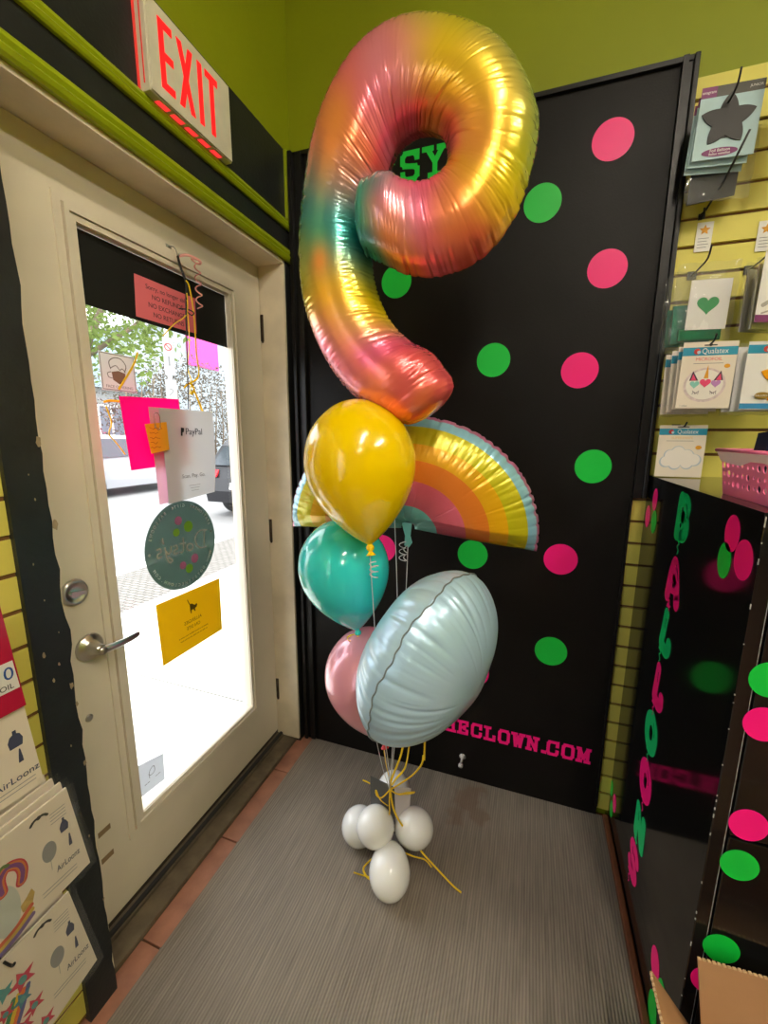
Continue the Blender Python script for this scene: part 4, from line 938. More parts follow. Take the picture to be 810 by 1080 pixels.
for k in range(2):
    cc = thing('balloon_packet', labs[k], 'balloon packet', (1.367, -.1, 2.15), 'packets of the top bundle')
    fk = front_frame(1.362-.004*k, -.108+.014*k, 2.226-.010*k, .05+.04*k, 0, -.05)
    g = G(); g.prism(rect(.134, .140, 0, -.006), fk, .0012); obj('card', g, MATS['sky_card'], cc)
    g = G(); g.prism(rect(.134, .022, 0, .075), fk, .0014); obj('header', g, mat('plum_print', hexc(120, 50, 100), .5), cc)
cc = thing('balloon_packet', 'black folded foil packet sticking out below the top bundle', 'balloon packet', (1.36, -.075, 2.07), None)
fk = front_frame(1.365, -.075, 2.14, .05, 0, -.04); g = G(); g.prism([(-.055, -.066), (.055, -.05), (.055, .05), (-.055, .05)], fk, .004); obj('folded_foil', g, mat('black_foil', (.03, .03, .03), .3, .6), cc)
bag(cc, front_frame(1.375, -.088, 2.16, .02, 0, -.04), .15, .17, 3, .004)
hook((1.362, -.006, 2.285), .17, 'black wire peg sticking out above the black star packet', .035)
g = G(); g.tube([(1.405, -.16, 2.195), (1.385, -.10, 2.12), (1.37, -.03, 2.08), (1.362, -.006, 2.075)], .0028, 8); g.tube([(1.366, -.03, 2.085), (1.366, -.035, 2.055)], .003, 8); g.box((1.359, -.010, 2.064), (1.370, -.006, 2.080), .001)
obj('peg_hook', g, M_wire, label='black wire peg slanting across the foot of the black star packet', cat='hook')
# packet at frame edge (right)
e1 = thing('balloon_packet', 'pale bagged packet cut off by the right frame edge, beside the star packet', 'balloon packet', (1.50, -.12, 2.15))
fk = front_frame(1.52, -.13, 2.25, .35, 0, 0); g = G(); g.prism(rect(.13, .19), fk, .002); obj('card', g, mat('grey_pink_card', hexc(200, 180, 160), .5, vary=.1), e1)
bag(e1, fk, .14, .21, 5, .01)
# shelf tags
for (x, z, dzz, lab) in [(1.379, 2.017, 0, 'white price tag with gold star, left of two under the star packet'), (1.527, 2.0, 0, 'white price tag with gold star, at the right frame edge')]:
    tg = thing('price_tag', lab, 'price tag', (x, -.012, z-.04), 'star price tags')
    fk = front_frame(x, -.0085, z, 0, 0, -.02); g = G(); g.prism(rect(.040, .078), fk, .0012); obj('card', g, M_white, tg)
    g = G(); g.prism(star_pts(.014, .0065, 5, 0, .018), fk, .001, .0012); obj('star_print', g, mat('gold_star_print', hexc(215, 150, 30), .5), tg)
    g = G(); [stroke(g, [(-.014, -.004-.008*k), (.013-.004*(k % 2), -.004-.008*k)], .0014, fk, .0004, .0012, False) for k in range(4)]; obj('text_lines', g, mat('grey_print', (.22, .21, .2), .6), tg)
# heart bag
def heart(s, x=0, y=0, n=40):
    o_ = []
    for k in range(n):
        a = 2*PI*k/n; o_.append((x+s*16*math.sin(a)**3/17, y+s*(13*math.cos(a)-5*math.cos(2*a)-2*math.cos(3*a)-math.cos(4*a))/17))
    return o_
M_gfoil = mat('green_foil', hexc(20, 120, 80), .25, .7, bump=.6, bscale=40)
hb = thing('heart_balloon_bag', 'clear bag with white card and green heart on the slatwall', 'balloon packet', (1.38, -.09, 1.71))
fk = front_frame(1.389, -.09, 1.812, .03, 0, -.02)
g = G(); g.prism(rect(.098, .132, 0, -.002), fk, .001); obj('card', g, M_white, hb)
g = G(); g.prism(heart(.028, -.002, -.002), fk, .0006, .001); obj('heart_print', g, mat('green_heart_print', hexc(40, 140, 80), .5), hb)
g = G(); g.box((1.325, -.088, 1.715), (1.43, -.076, 1.75), .005); obj('folded_foil', g, M_gfoil, hb)
bag(hb, front_frame(1.378, -.088, 1.815, .03, 0, -.02), .150, .215, 8, .012)
for k in range(2):
    hb2 = thing('heart_balloon_bag', ['clear bag with teal foil directly behind the green heart bag', 'rearmost clear bag with teal foil behind the green heart bag'][k], 'balloon packet', (1.35, -.06, 1.71), 'clear bags behind the green heart')
    fk2 = front_frame(1.362-.008*k, -.065+.025*k, 1.80-.004*k, .12, 0, -.02)
    g = G(); g.prism([(-.05, -.09), (.05, -.085), (.045, .02), (-.055, .015)], fk2, .006); obj('folded_foil', g, mat('teal_foil', hexc(50, 150, 130), .25, .6, bump=.6, bscale=40), hb2)
    bag(hb2, fk2, .135, .215, 20+k, .010)
hook((1.362, -.006, 1.915), .13, 'black wire peg above the green heart bag', .03)
# unicorn packets
M_cream2 = mat('packet_card', hexc(226, 214, 196), .45, vary=.02)
def header_brand(parent, fk, w, y, h=.022, word='Qualatex'):
    g = G(); g.prism(rect(w, h, 0, y), fk, .0004, .0012); hd = obj('header_band', g, TEALH, parent)
    g = G(); text(g, word, h*.95, fk, .0003, .012, y, z0=.0017, sx=.8); obj('brand_print', g, M_white, hd)
    g = G(); g.prism(ell(h*.36, h*.36, -.030, y, 18), fk, .0003, .0017); obj('brand_mark', g, mat('red_print', hexc(190, 60, 50), .5), hd)
    g = G(); g.prism(ell(h*.2, h*.2, -.026, y-.002, 18), fk, .0003, .0021); obj('brand_mark', g, mat('pale_blue_print', hexc(180, 210, 220), .5), hd)
def packet_base(parent, fk, w, h, m=None):
    g = G(); g.prism(rect(w, h), fk, .0012); return obj('card', g, m or M_cream2, parent)
un = thing('unicorn_balloon_packet', 'cream packet showing a round unicorn face balloon, front of its bundle', 'balloon packet', (1.392, -.14, 1.52))
fk = front_frame(1.392, -.14, 1.612, .02, 0, -.01)
packet_base(un, fk, .128, .178)
header_brand(un, fk, .128, .064)
g = G(); text(g, 'MICROFOIL', .012, fk, .0003, 0, .043, z0=.0013); obj('red_print', g, mat('red_text', hexc(215, 90, 80), .5), un)
g = G(); stroke(g, [(-.035, .032), (.035, .032)], .0014, fk, .0003, .0012, False); text(g, '1 ct/pc.', .007, fk, .0003, -.045, -.082, z0=.0013); obj('small_print', g, gd, un)
g = G(); g.prism(euro(G(), fk, 0, 0) and rect(.03, .003, 0, .080), fk, .0004, .0012); g.prism(ell(.004, .004, 0, .081, 14), fk, .0004, .0012); obj('hang_slot', g, M_hol, un)
g = G(); g.prism(ell(.050, .046, -.002, -.026, 48), fk, .0006, .0012); ring_o = obj('balloon_picture_rim', g, mat('pastel_rim', hexc(208, 190, 186), .5, vary=.2, vscale=90), un)
g = G(); g.prism(ell(.044, .040, -.002, -.025, 48), fk, .0004, .0018); obj('balloon_picture', g, mat('ivory_print', hexc(232, 226, 214), .4), un)
fk2 = fk @ Matrix.Translation((0, 0, .0023))
g = G(); g.prism([(-.006, -.008), (.005, -.008), (.001, .028)], fk2, .0004); obj('horn_picture', g, mat('gold_star_print', hexc(215, 150, 30), .5), un)
g = G()
for s in (-1, 1): g.prism([(s*.018, -.014), (s*.033, .012), (s*.040, -.014)][::s], fk2, .0003)
obj('ear_outline', g, mat('plum_dark', hexc(70, 36, 60), .5), un)
g = G()
for s in (-1, 1): g.prism([(s*.023, -.013), (s*.032, .004), (s*.036, -.013)][::s], fk2, .0003, .0003)
g.prism(heart(.014, -.001, -.020), fk2, .0004, .0004); obj('pink_heart_picture', g, mat('rose_red_print', hexc(226, 70, 110), .5), un)
g = G(); g.prism(heart(.012, -.026, -.024), fk2, .0004, .0004); obj('mint_heart_picture', g, mat('mint_print', hexc(130, 190, 180), .5), un)
g = G(); g.prism(heart(.012, .024, -.022), fk2, .0004, .0004); obj('lilac_heart_picture', g, mat('lilac_print', hexc(185, 130, 185), .5), un)
g = G()
for s in (-1, 1):
    stroke(g, crv([(s*.013, -.042), (s*.020, -.048), (s*.028, -.042)], 10), .0013, fk2, .0003)
    for a in (.014, .018, .022, .027): stroke(g, [(s*a, -.045), (s*(a+.001), -.051)], .0009, fk2, .0003)
obj('lash_print', g, MATS['plum_dark'], un)
g = G(); g.prism(ell(.007, .0055, .045, .024, 20), fk, .0004, .0012); obj('gold_badge', g, mat('gold_star_print', hexc(215, 150, 30), .5), un)
for k in range(3):
    u2 = thing('unicorn_balloon_packet', ['cream packet just behind the unicorn packet, edge showing at left', 'cream packet third back in the unicorn bundle', 'rearmost packet of the unicorn bundle, farthest left'][k], 'balloon packet', (1.38, -.11, 1.52), 'cream packets behind the unicorn packet')
    fk3 = front_frame(1.387-.009*k, -.122+.026*k, 1.608-.006*k, .06+.03*k, 0, .01)
    packet_base(u2, fk3, .128, .172); header_brand(u2, fk3, .128, .062)
    bag(u2, fk3, .134, .186, 30+k, .006)
hook((1.392, -.006, 1.694), .16, 'black wire peg above the unicorn packet', .02)
# right heart packet
rh = thing('pink_heart_packet', 'white packet with large pink heart at the right frame edge', 'balloon packet', (1.55, -.12, 1.74))
fk = front_frame(1.545, -.125, 1.83, .25, 0, -.02); packet_base(rh, fk, .13, .17, M_white)
g = G(); g.prism(heart(.052, .012, .01), fk, .0008, .0012); obj('heart_print', g, mat('coral_print', hexc(215, 70, 110), .45), rh)
g = G(); stroke(g, crv([(-.05, -.045), (-.02, -.03), (.02, -.035), (.055, -.02)], 14), .010, fk, .0003, .0012); stroke(g, crv([(-.05, -.065), (0, -.05), (.055, -.055)], 14), .004, fk, .0003, .0012); obj('grey_swirl_print', g, mat('silver_grey_print', hexc(170, 165, 158), .4), rh)
g = G(); g.prism(rect(.13, .018, 0, -.078), fk, .0004, .0012); obj('plum_foot_band', g, mat('plum_print', hexc(120, 50, 100), .5), rh)
for k in range(2):
    r2 = thing('foil_packet', ['silvery clear packet just behind the pink heart packet', 'rearmost silvery packet behind the pink heart packet'][k], 'balloon packet', (1.50, -.09, 1.73), 'silvery packets behind the pink heart')
    fk3 = front_frame(1.530-.012*k, -.095+.03*k, 1.822, .45, 0, 0); g = G(); g.prism(rect(.11, .16, 0, -.01), fk3, .004); obj('folded_foil', g, mat('silver_foil', (.6, .58, .55), .3, .8, bump=.8, bscale=50), r2); bag(r2, fk3, .125, .18, 40+k, .008)
# right yellow star packet
rs = thing('yellow_star_packet', 'blue and white packet with an orange yellow star at the right frame edge', 'balloon packet', (1.54, -.14, 1.51))
fk = front_frame(1.545, -.145, 1.605, .12, 0, -.01); packet_base(rs, fk, .145, .175, M_white)
header_brand(rs, fk, .145, .068); g = G(); g.prism(rect(.145, .014, 0, -.079), fk, .0004, .0012); obj('blue_foot_band', g, mat('blue_band', hexc(50, 130, 180), .45), rs)
g = G(); g.prism(soft_star(.068, .034, .030, -.010), fk, .003, .0012); obj('star_print', g, mat('amber_print', hexc(240, 160, 10), .35), rs)
g = G(); g.prism(ell(.018, .009, -.025, -.052, 24), fk, .0006, .0046); obj('oval_badge', g, mat('bronze_badge', hexc(150, 120, 40), .5), rs)
g = G(); text(g, 'BALLOON', .007, fk, .0003, -.025, -.052, z0=.0053); obj('badge_print', g, M_white, rs)
for k in range(2):
    r2 = thing('yellow_star_packet', ['bagged blue edged packet just behind the yellow star packet', 'rearmost bagged packet behind the yellow star packet'][k], 'balloon packet', (1.50, -.1, 1.51), 'packets behind the yellow star')
    fk3 = front_frame(1.532-.010*k, -.115+.03*k, 1.60, .2, 0, .01); packet_base(r2, fk3, .145, .17, M_white); bag(r2, fk3, .155, .190, 50+k, .008)
hook((1.50, -.006, 1.915), .14, 'black wire peg holding the pink heart packet', .02)
hook((1.53, -.006, 1.69), .16, 'black wire peg holding the yellow star packet', .02)
hook((1.51, -.006, 2.285), .14, 'black wire peg holding the packet at the right frame edge', .02)
# cloud packet
cl = thing('cloud_balloon_packet', 'cream packet showing a white cloud balloon, lowest on the slatwall', 'balloon packet', (1.372, -.08, 1.32))
fk = front_frame(1.372, -.08, 1.400, .0, 0, 0); packet_base(cl, fk, .122, .155); header_brand(cl, fk, .122, .058, .019)
g = G(); text(g, 'SUPERSHAPE', .010, fk, .0003, 0, .040, z0=.0013); obj('gold_print', g, mat('pale_gold_text', hexc(225, 190, 120), .5), cl)
g = G(); stroke(g, [(-.04, .031), (.03, .031)], .0012, fk, .0003, .0012, False); obj('small_print', g, gd, cl)
cpt = []
for (x_, y_, r_) in [(-.040, -.026, .013), (-.028, -.002, .014), (-.008, .010, .015), (.014, .0, .014), (.036, -.010, .014), (.042, -.028, .011), (.016, -.038, .012), (-.014, -.040, .012)]:
    pass
def cloud_poly(s=1.0, x0=0, y0=0):
    cs = [(-.036, -.024, .017), (-.026, -.004, .017), (-.006, .006, .018), (.018, -.004, .018), (.038, -.018, .018), (.020, -.030, .016), (-.012, -.032, .016)]
    pts = []
    for k in range(90):
        a = 2*PI*k/90; d = Vector((math.cos(a), math.sin(a))); best = 0
        for (cx_, cy2, r_) in cs:
            c2_ = Vector((cx_, cy2+.014)); b__ = d.dot(c2_); disc = b__*b__-c2_.length_squared+r_*r_
            if disc > 0: best = max(best, b__+math.sqrt(disc))
        pts.append((x0+s*d.x*best, y0+s*d.y*best-.014))
    return pts
g = G(); g.prism(cloud_poly(1.0, 0, -.008), fk, .0006, .0012); obj('cloud_shadow_print', g, mat('cloud_edge_print', hexc(180, 190, 200), .5), cl)
g = G(); g.prism(cloud_poly(.92, 0, -.007), fk, .0004, .0018); obj('cloud_print', g, mat('cloud_print', hexc(232, 224, 214), .4), cl)
g = G(); g.prism(ell(.008, .006, .044, .012, 20), fk, .0004, .0024); obj('gold_badge', g, mat('gold_star_print', hexc(215, 150, 30), .5), cl)
g = G(); g.prism(rect(.03, .003, 0, .072), fk, .0004, .0012); obj('hang_slot', g, M_hol, cl)
hook((1.372, -.006, 1.470), .09, 'black wire peg above the cloud packet', .015)

# ------------------------------------------------------------------ pink basket on the counter
bx0, bx1, by0, by1, bz = 1.350, 1.56, -.728, -.475, 1.3205
bh = .096
bt = thing('pink_basket', 'pink plastic storage basket with round holes on the counter', 'basket', ((bx0+bx1)/2, (by0+by1)/2, bz))
M_bp = mat('pink_plastic', hexc(246, 120, 164), .35, sss=.1)
def basket_wall(g, A, B, hh, holes, out):
    """wall from A to B (bottom corners), leaning out; punched with round holes by building a plate mesh with a boolean-free grid of cells"""
    A = Vector(A); B = Vector(B); Lw = (B-A).length; u = (B-A).normalized(); up = (Vector((0, 0, 1))+Vector(out)*.14).normalized(); n = u.cross(up).normalized()
    fr = Matrix(((u.x, up.x, n.x, A.x), (u.y, up.y, n.y, A.y), (u.z, up.z, n.z, A.z), (0, 0, 0, 1)))
    cell = .020; nx = int(Lw/cell); ny = int((hh-.03)/cell); cx_ = Lw/nx; 
    r7 = random.Random(int(Lw*1000))
    y0_ = .016
    g.prism([(0, 0), (Lw, 0), (Lw, y0_), (0, y0_)], fr, .002)
    g.prism([(0, y0_+ny*cell), (Lw, y0_+ny*cell), (Lw, hh), (0, hh)], fr, .002)
    for i in range(nx):
        for j in range(ny):
            x0_, x1_, yy0, yy1 = i*cx_, (i+1)*cx_, y0_+j*cell, y0_+(j+1)*cell
            r = r7.choice([.0035, .005, .0065, .0075]); cx2, cy3 = (x0_+x1_)/2+r7.uniform(-.0015, .0015), (yy0+yy1)/2+r7.uniform(-.0015, .0015)
            N = 16; inner = []; outer = []
            for k in range(N):
                a = 2*PI*k/N+PI/4*0; c_, s__ = math.cos(a), math.sin(a)
                inner.append((cx2+r*c_, cy3+r*s__)); m_ = max(abs(c_), abs(s__)); outer.append(((x0_+x1_)/2+c_/m_*cx_/2, (yy0+yy1)/2+s__/m_*cell/2))
            for zf in (0, .002):
                vs = [fr @ Vector((*p, zf)) for p in outer+inner]; g.add(vs, [(k, (k+1) % N, N+(k+1) % N, N+k) for k in range(N)])
            vs = [fr @ Vector((*p, 0)) for p in inner]+[fr @ Vector((*p, .002)) for p in inner]; g.add(vs, [(k, (k+1) % N, N+(k+1) % N, N+k) for k in range(N)])
g = G()
basket_wall(g, (bx0, by0, bz), (bx1, by0, bz), bh, 1, (0, -1, 0)); basket_wall(g, (bx1, by1, bz), (bx0, by1, bz), bh, 1, (0, 1, 0))
basket_wall(g, (bx0, by1, bz), (bx0, by0, bz), bh, 1, (-1, 0, 0)); basket_wall(g, (bx1, by0, bz), (bx1, by1, bz), bh, 1, (1, 0, 0))
g.box((bx0, by0, bz), (bx1, by1, bz+.002)); obj('basket_body', g, M_bp, bt)
g = G(); o_ = .018; xs = [bx0-o_, bx1+o_, bx1+o_, bx0-o_]; ys = [by0-o_, by0-o_, by1+o_, by1+o_]
g.tube([(xs[k], ys[k], bz+bh-.002) for k in range(4)], .004, 8, closed=True)
obj('basket_rim', g, M_bp, bt)
wl_ = mat('pale_pink_lining', hexc(238, 200, 205), .45)
ptsr = [(0, 0), (.25, 0), (.25, -.026), (.20, -.016), (.15, -.016), (.11, -.026), (.06, -.024), (.02, -.020)]
g = G(); g.prism(ptsr[::-1], frame((bx0-.0185, by1+.012, bz+bh-.004), (0, -1, 0), (-.14, 0, 1)), .0015); obj('pale_cuff', g, wl_, bt, label='pale pink cuff hanging at the rim')
for (x_, y_, w_, h_, m_, lab) in [(1.40, -.50, .05, .128, mat('navy_card', hexc(24, 32, 62), .4), 'navy blue packet standing at the back of the pink basket'), (1.405, -.57, .07, .126, M_white, 'white packet leaning in the pink basket beside the navy one'),
        (1.40, -.645, .05, .118, MATS['navy_card'], 'small navy packet nearer the front of the pink basket'), (1.47, -.60, .12, .11, MATS['amber_print'], 'amber packet lying deepest inside the pink basket')]:
    fk = frame((x_, y_, bz+.004+h_/2), (0, -1, .08), (.12, 0, 1)); g = G(); g.prism(rect(w_, h_), fk, .012); obj('packet', g, m_, label=lab, cat='packet', group='packets in the pink basket')
# acrylic stand on counter top behind cloud packet
# ------------------------------------------------------------------ packages at lower left
def lpack(name, label, P4, n, th=.004, grp=None):
    """P4: corners (y,z) TL, TR, BR, BL on plane X=n; faces the camera (+X)"""
    t = thing(name, label, 'balloon packet', (n, P4[3][0], P4[3][1]), grp)
    fr = frame((n, 0, 0), (0, 1, 0), (0, 0, 1)); g = G(); g.prism([P4[3], P4[2], P4[1], P4[0]], fr, th); obj('card', g, M_cream2, t); return t, fr
def on_quad(P4, u, v):
    a = Vector(P4[0]).lerp(Vector(P4[1]), u); b_ = Vector(P4[3]).lerp(Vector(P4[2]), u); return a.lerp(b_, v)
M_bagL = see_through('clear_sleeve', (.85, .85, .85), .035, .1, glossy=1.6)
def dress(t, fr, P4, n, th, which):
    f3 = fr @ Matrix.Translation((0, 0, th))
    L_ = dict(rainbow=dict(slot=(-1.167, .733), ball=(-1.159, .653), b1=(-1.129, .682), b2=(-1.122, .642), brand=(-1.130, .602), txt=(-1.136, .725), lines=(-1.145, .578)),
              stars=dict(slot=(-1.189, .514), ball=(-1.174, .421), b1=(-1.146, .453), b2=(-1.139, .408), brand=(-1.140, .372), txt=(-1.158, .500), lines=(-1.155, .348)))[which]
    def fa(p, rot=0, z=.0003): return f3 @ Matrix.Translation((p[0], p[1], z)) @ Matrix.Rotation(rot, 4, 'Z')
    g = G(); f_ = fa(L_['slot']); stroke(g, crv([(-.014, -.002), (-.007, .004), (.007, .004), (.014, -.002)], 12), .0045, f_, .0004); g.prism(ell(.004, .004, 0, .004, 14), f_, .0004); obj('hang_slot', g, M_hol, t)
    g = G(); g.prism(ell(.0125, .021, 0, 0, 30), fa(L_['ball']), .0004); stroke(g, [(0, -.02), (0, -.042)], .0007, fa(L_['ball']), .0003, 0, False); obj('grey_balloon_print', g, mat('grey_print_light', (.28, .28, .28), .5), t)
    g = G(); f_ = fa(L_['b1']); g.prism([(-.0065, -.012), (.0065, -.012), (.008, .0), (.005, .008), (.002, .012), (.002, .018), (-.002, .018), (-.002, .012), (-.005, .008), (-.008, 0)], f_, .0004)
    obj('dark_bottle_print', g, mat('slate_print', hexc(66, 72, 96), .5), t)
    g = G(); f_ = fa(L_['b2']); g.prism([(-.003, -.012), (.003, -.012), (.0025, .0), (.001, .015), (-.001, .015), (-.0025, 0)], f_, .0004); obj('small_bottle_print', g, MATS['slate_print'], t)
    g = G(); text(g, 'AirLoonz', .019, fa(L_['brand']), .0003, 0, 0, sx=.6); obj('brand_print', g, MATS['slate_print'], t)
    g = G(); [stroke(g, [(-.035, 0), (.028, 0)], .0013, fa((L_['lines'][0], L_['lines'][1]-.008*k)), .0003, 0, False) for k in range(2)]
    [stroke(g, [(-.014, 0), (.014, 0)], .0011, fa((L_['txt'][0], L_['txt'][1]-.007*k)), .0003, 0, False) for k in range(4)]
    obj('small_print', g, MATS['grey_print_light'], t)
    if which == 'rainbow':
        for q, (c_, w_) in enumerate(((hexc(190, 60, 70), .018), (hexc(205, 120, 60), .013), (hexc(120, 70, 130), .007))):
            g = G(); stroke(g, crv([(-1.236, .650), (-1.236, .676), (-1.224, .690), (-1.208, .680), (-1.203, .662), (-1.207, .643)], 24), w_, f3 @ Matrix.Translation((0, 0, .0003+q*.0002)), .0004); obj('rainbow_curl_print', g, mat('print_curl_%d' % q, c_, .5), t)
        g = G(); stroke(g, crv([(-1.240, .690), (-1.230, .698), (-1.222, .694)], 8), .006, f3, .0005, .0008); obj('green_tip_print', g, mat('print_green_tip', hexc(90, 120, 60), .5), t)
        for q, c_ in enumerate([(190, 90, 60), (190, 160, 70), (110, 90, 140)]):
            g = G(); stroke(g, crv([(-1.30, .548-.008*q), (-1.255, .556-.008*q), (-1.225, .564-.008*q), (-1.200, .580-.010*q)], 20), .009, f3 @ Matrix.Translation((0, 0, .0002+q*.0002)), .0004); obj('striped_tail_print', g, mat('print_tail_%d' % q, hexc(*c_), .5, vary=.2, vscale=40), t)
        g = G(); g.prism([(-.010, -.012), (.004, -.016), (.012, .008), (.008, .020), (-.002, .010), (-.012, .004)], fa((-1.203, .592)), .0004); obj('gold_shape_print', g, mat('tan_gold_print', hexc(190, 160, 90), .5, vary=.2, vscale=60), t)
        g = G(); g.prism(ell(.022, .050, 0, 0, 30), fa((-1.235, .610)), .0003); obj('grey_shape_print', g, mat('pale_grey_print', hexc(190, 196, 186), .5, vary=.1, vscale=20), t)
    else:
        for (y, z, R, c_) in ((-1.231, .452, .030, (196, 60, 84)), (-1.258, .462, .022, (80, 150, 150)), (-1.236, .414, .022, (70, 130, 150)), (-1.221, .375, .024, (200, 64, 84)), (-1.209, .315, .024, (200, 64, 84)), (-1.243, .356, .026, (196, 60, 84)), (-1.262, .42, .02, (200, 64, 84))):
            g = G(); g.prism(star_pts(R*.8, R*.36, 5), fa((y, z), .3, .0006+R*.01), .0005); st = obj('star_print', g, mat('print_star_%d' % c_[0], hexc(*c_), .5), t)
            g = G(); g.prism(ell(R*.22, R*.3, 0, 0, 16), fa((y, z), .3, .0011+R*.01), .0003); obj('star_centre_print', g, mat('print_teal', hexc(90, 150, 150), .5), st)
        for k, c_ in enumerate([(60, 130, 90), (225, 190, 50), (225, 110, 50), (90, 90, 150)]):
            g = G(); stroke(g, crv([(-1.285+.008*k, .35), (-1.262+.008*k, .395), (-1.248+.008*k, .43)], 10), .008, f3, .0004); obj('stripe_print', g, mat('print_s%d' % k, hexc(*c_), .5), t)
QA = [(-1.36, .86), (-1.118, .752), (-1.088, .548), (-1.34, .60)]
# big packets: local quads read from the left wall, sleeves hang tilted
QA = [(-1.38, .742), (-1.115, .755), (-1.092, .552), (-1.355, .530)]
QB = [(-1.39, .520), (-1.138, .534), (-1.106, .313), (-1.365, .245)]
tA, fA = lpack('flat_balloon_packet', 'large bagged packet with rainbow unicorn print, lower left of the door', QA, .12); dress(tA, fA, QA, .12, .004, 'rainbow')
tB, fB = lpack('flat_balloon_packet', 'large bagged packet with red and teal stars, lowest at left', QB, .12); dress(tB, fB, QB, .12, .004, 'stars')
def sleeve(t, Q, n, seed, grow=.008):
    fr = frame((n, 0, 0), (0, 1, 0), (0, 0, 1)); r = random.Random(seed); nx, ny = 26, 18; g = G(); ph = [r.uniform(0, 6) for _ in range(4)]
    P1 = np.zeros((nx, ny, 3))
    for i in range(nx):
        for j in range(ny):
            p = on_quad(Q, -.03+1.07*i/(nx-1), -.03+1.07*j/(ny-1)); z = .006+.0022*math.sin(i*.9+ph[0])*math.sin(j*.5+ph[1])+.002*math.exp(-((i-nx*.86)/1.2)**2)
            P1[i, j] = fr @ Vector((p.x, p.y, z+.002))
    g.grid(P1); obj('clear_sleeve', g, M_bagL, t, recalc=False)
sleeve(tA, QA, .12, 1); sleeve(tB, QB, .12, 2)
for k in range(4):
    Q = [(a-.004*k, b_+.012*(k+1)*.6) for a, b_ in QA]
    t, f_ = lpack('flat_balloon_packet', ['bagged packet first behind the rainbow print packet, top edge showing', 'bagged packet second behind the rainbow print packet', 'bagged packet third behind the rainbow print packet', 'rearmost bagged packet of the rainbow print bundle'][k], Q, .105-.016*k, .004, 'packets behind the rainbow print packet'); sleeve(t, Q, .105-.016*k, 60+k)
for k in range(2):
    Q = [(a-.003, b_+.006*(k+1)) for a, b_ in QB]
    t, f_ = lpack('flat_balloon_packet', ['bagged packet first behind the red star print packet', 'rearmost bagged packet behind the red star print packet'][k], Q, .10-.02*k, .004, 'packets behind the star print packet')
QC = [(-1.36, .955), (-1.140, .940), (-1.128, .768), (-1.35, .775)]
tC, fC = lpack('flat_balloon_packet', 'cream packet with slate bottle prints under the red packet at left', QC, .08); 
f3 = fC @ Matrix.Translation((0, 0, .0043))
g = G(); text(g, 'AirLoonz', .019, f3, .0003, -1.168, .81); f_ = f3 @ Matrix.Translation((-1.162, .885, 0)); g.prism([(-.010, -.014), (.010, -.014), (.012, .0), (.008, .010), (.003, .013), (.003, .02), (-.003, .02), (-.003, .013), (-.008, .010), (-.012, 0)], f_, .0004)
g.prism([(-.004, -.012), (.004, -.012), (.003, .0), (.001, .015), (-.001, .015), (-.003, 0)], f3 @ Matrix.Translation((-1.158, .85, 0)), .0004); obj('slate_print', g, MATS['slate_print'], tC)
g = G(); [stroke(g, [(-1.20, .795-.008*k), (-1.14, .795-.008*k)], .0014, f3, .0003, 0, False) for k in range(2)]; obj('small_print', g, MATS['grey_print_light'], tC)
QD = [(-1.36, 1.20), (-1.158, 1.20), (-1.140, .945), (-1.35, .945)]
tD, fD = lpack('red_balloon_packet', 'red glossy packet with white and blue label at the left frame edge', QD, .085, .006)
for ch_ in bpy.data.objects:
    if ch_.parent == tD: ch_.data.materials[0] = mat('crimson_packet', hexc(176, 28, 60), .25, coat=.5)
g = G(); g.prism([(-1.36, .985), (-1.145, .985), (-1.15, 1.04), (-1.36, 1.04)], fD, .0006, .006); lbp = obj('white_label', g, M_white, tD)
g = G(); text(g, '0 0', .034, fD, .0004, -1.172, 1.018, z0=.0068); obj('blue_print', g, mat('blue_print', hexc(40, 80, 150), .5), lbp)
g = G(); text(g, 'FOIL', .014, fD, .0004, -1.168, .994, z0=.0068); obj('dark_print', g, M_dark, lbp)
for (z, lab) in ((.752, 'black peg hook holding the rainbow print bundle'), (.52, 'black peg hook holding the star print bundle'), (.965, 'black peg hook holding the cream packet at left')):
    g = G(); g.box((-.001, -1.262, z-.012), (.004, -1.238, z+.012), .001); g.tube([tuple(p) for p in catmull([(0, -1.25, z), (.08, -1.25, z), (.14, -1.25, z+.002), (.155, -1.25, z+.014)], 12)], .0024, 8); obj('peg_hook', g, M_wire, label=lab, cat='hook')

# ------------------------------------------------------------------ cardboard box at the lower right
cbm = mat('corrugated_board', hexc(176, 132, 92), .7, vary=.06, vscale=8, bump=.15, bscale=90)
cbe = mat('corrugated_edge', hexc(205, 172, 128), .8, vary=.25, vscale=160)
cb = thing('cardboard_box', 'open brown cardboard box with raised flaps in front of the counter', 'box', (1.6, -1.02, 0))
X0, X1, Y0, Y1, RZ_ = 1.335, 1.80, -1.28, -.79, .25
def slab3(g, p, th): quad3(g, p, th)
g = G(); T = .005
g.box((X0, Y0, 0.0), (X0+T, Y1, RZ_)); g.box((X1-T, Y0, 0), (X1, Y1, RZ_)); g.box((X0+T, Y0, 0), (X1-T, Y0+T, RZ_)); g.box((X0+T, Y1-T, 0), (X1-T, Y1, RZ_)); g.box((X0+T, Y0+T, 0), (X1-T, Y1-T, T))
obj('box_body', g, cbm, cb)
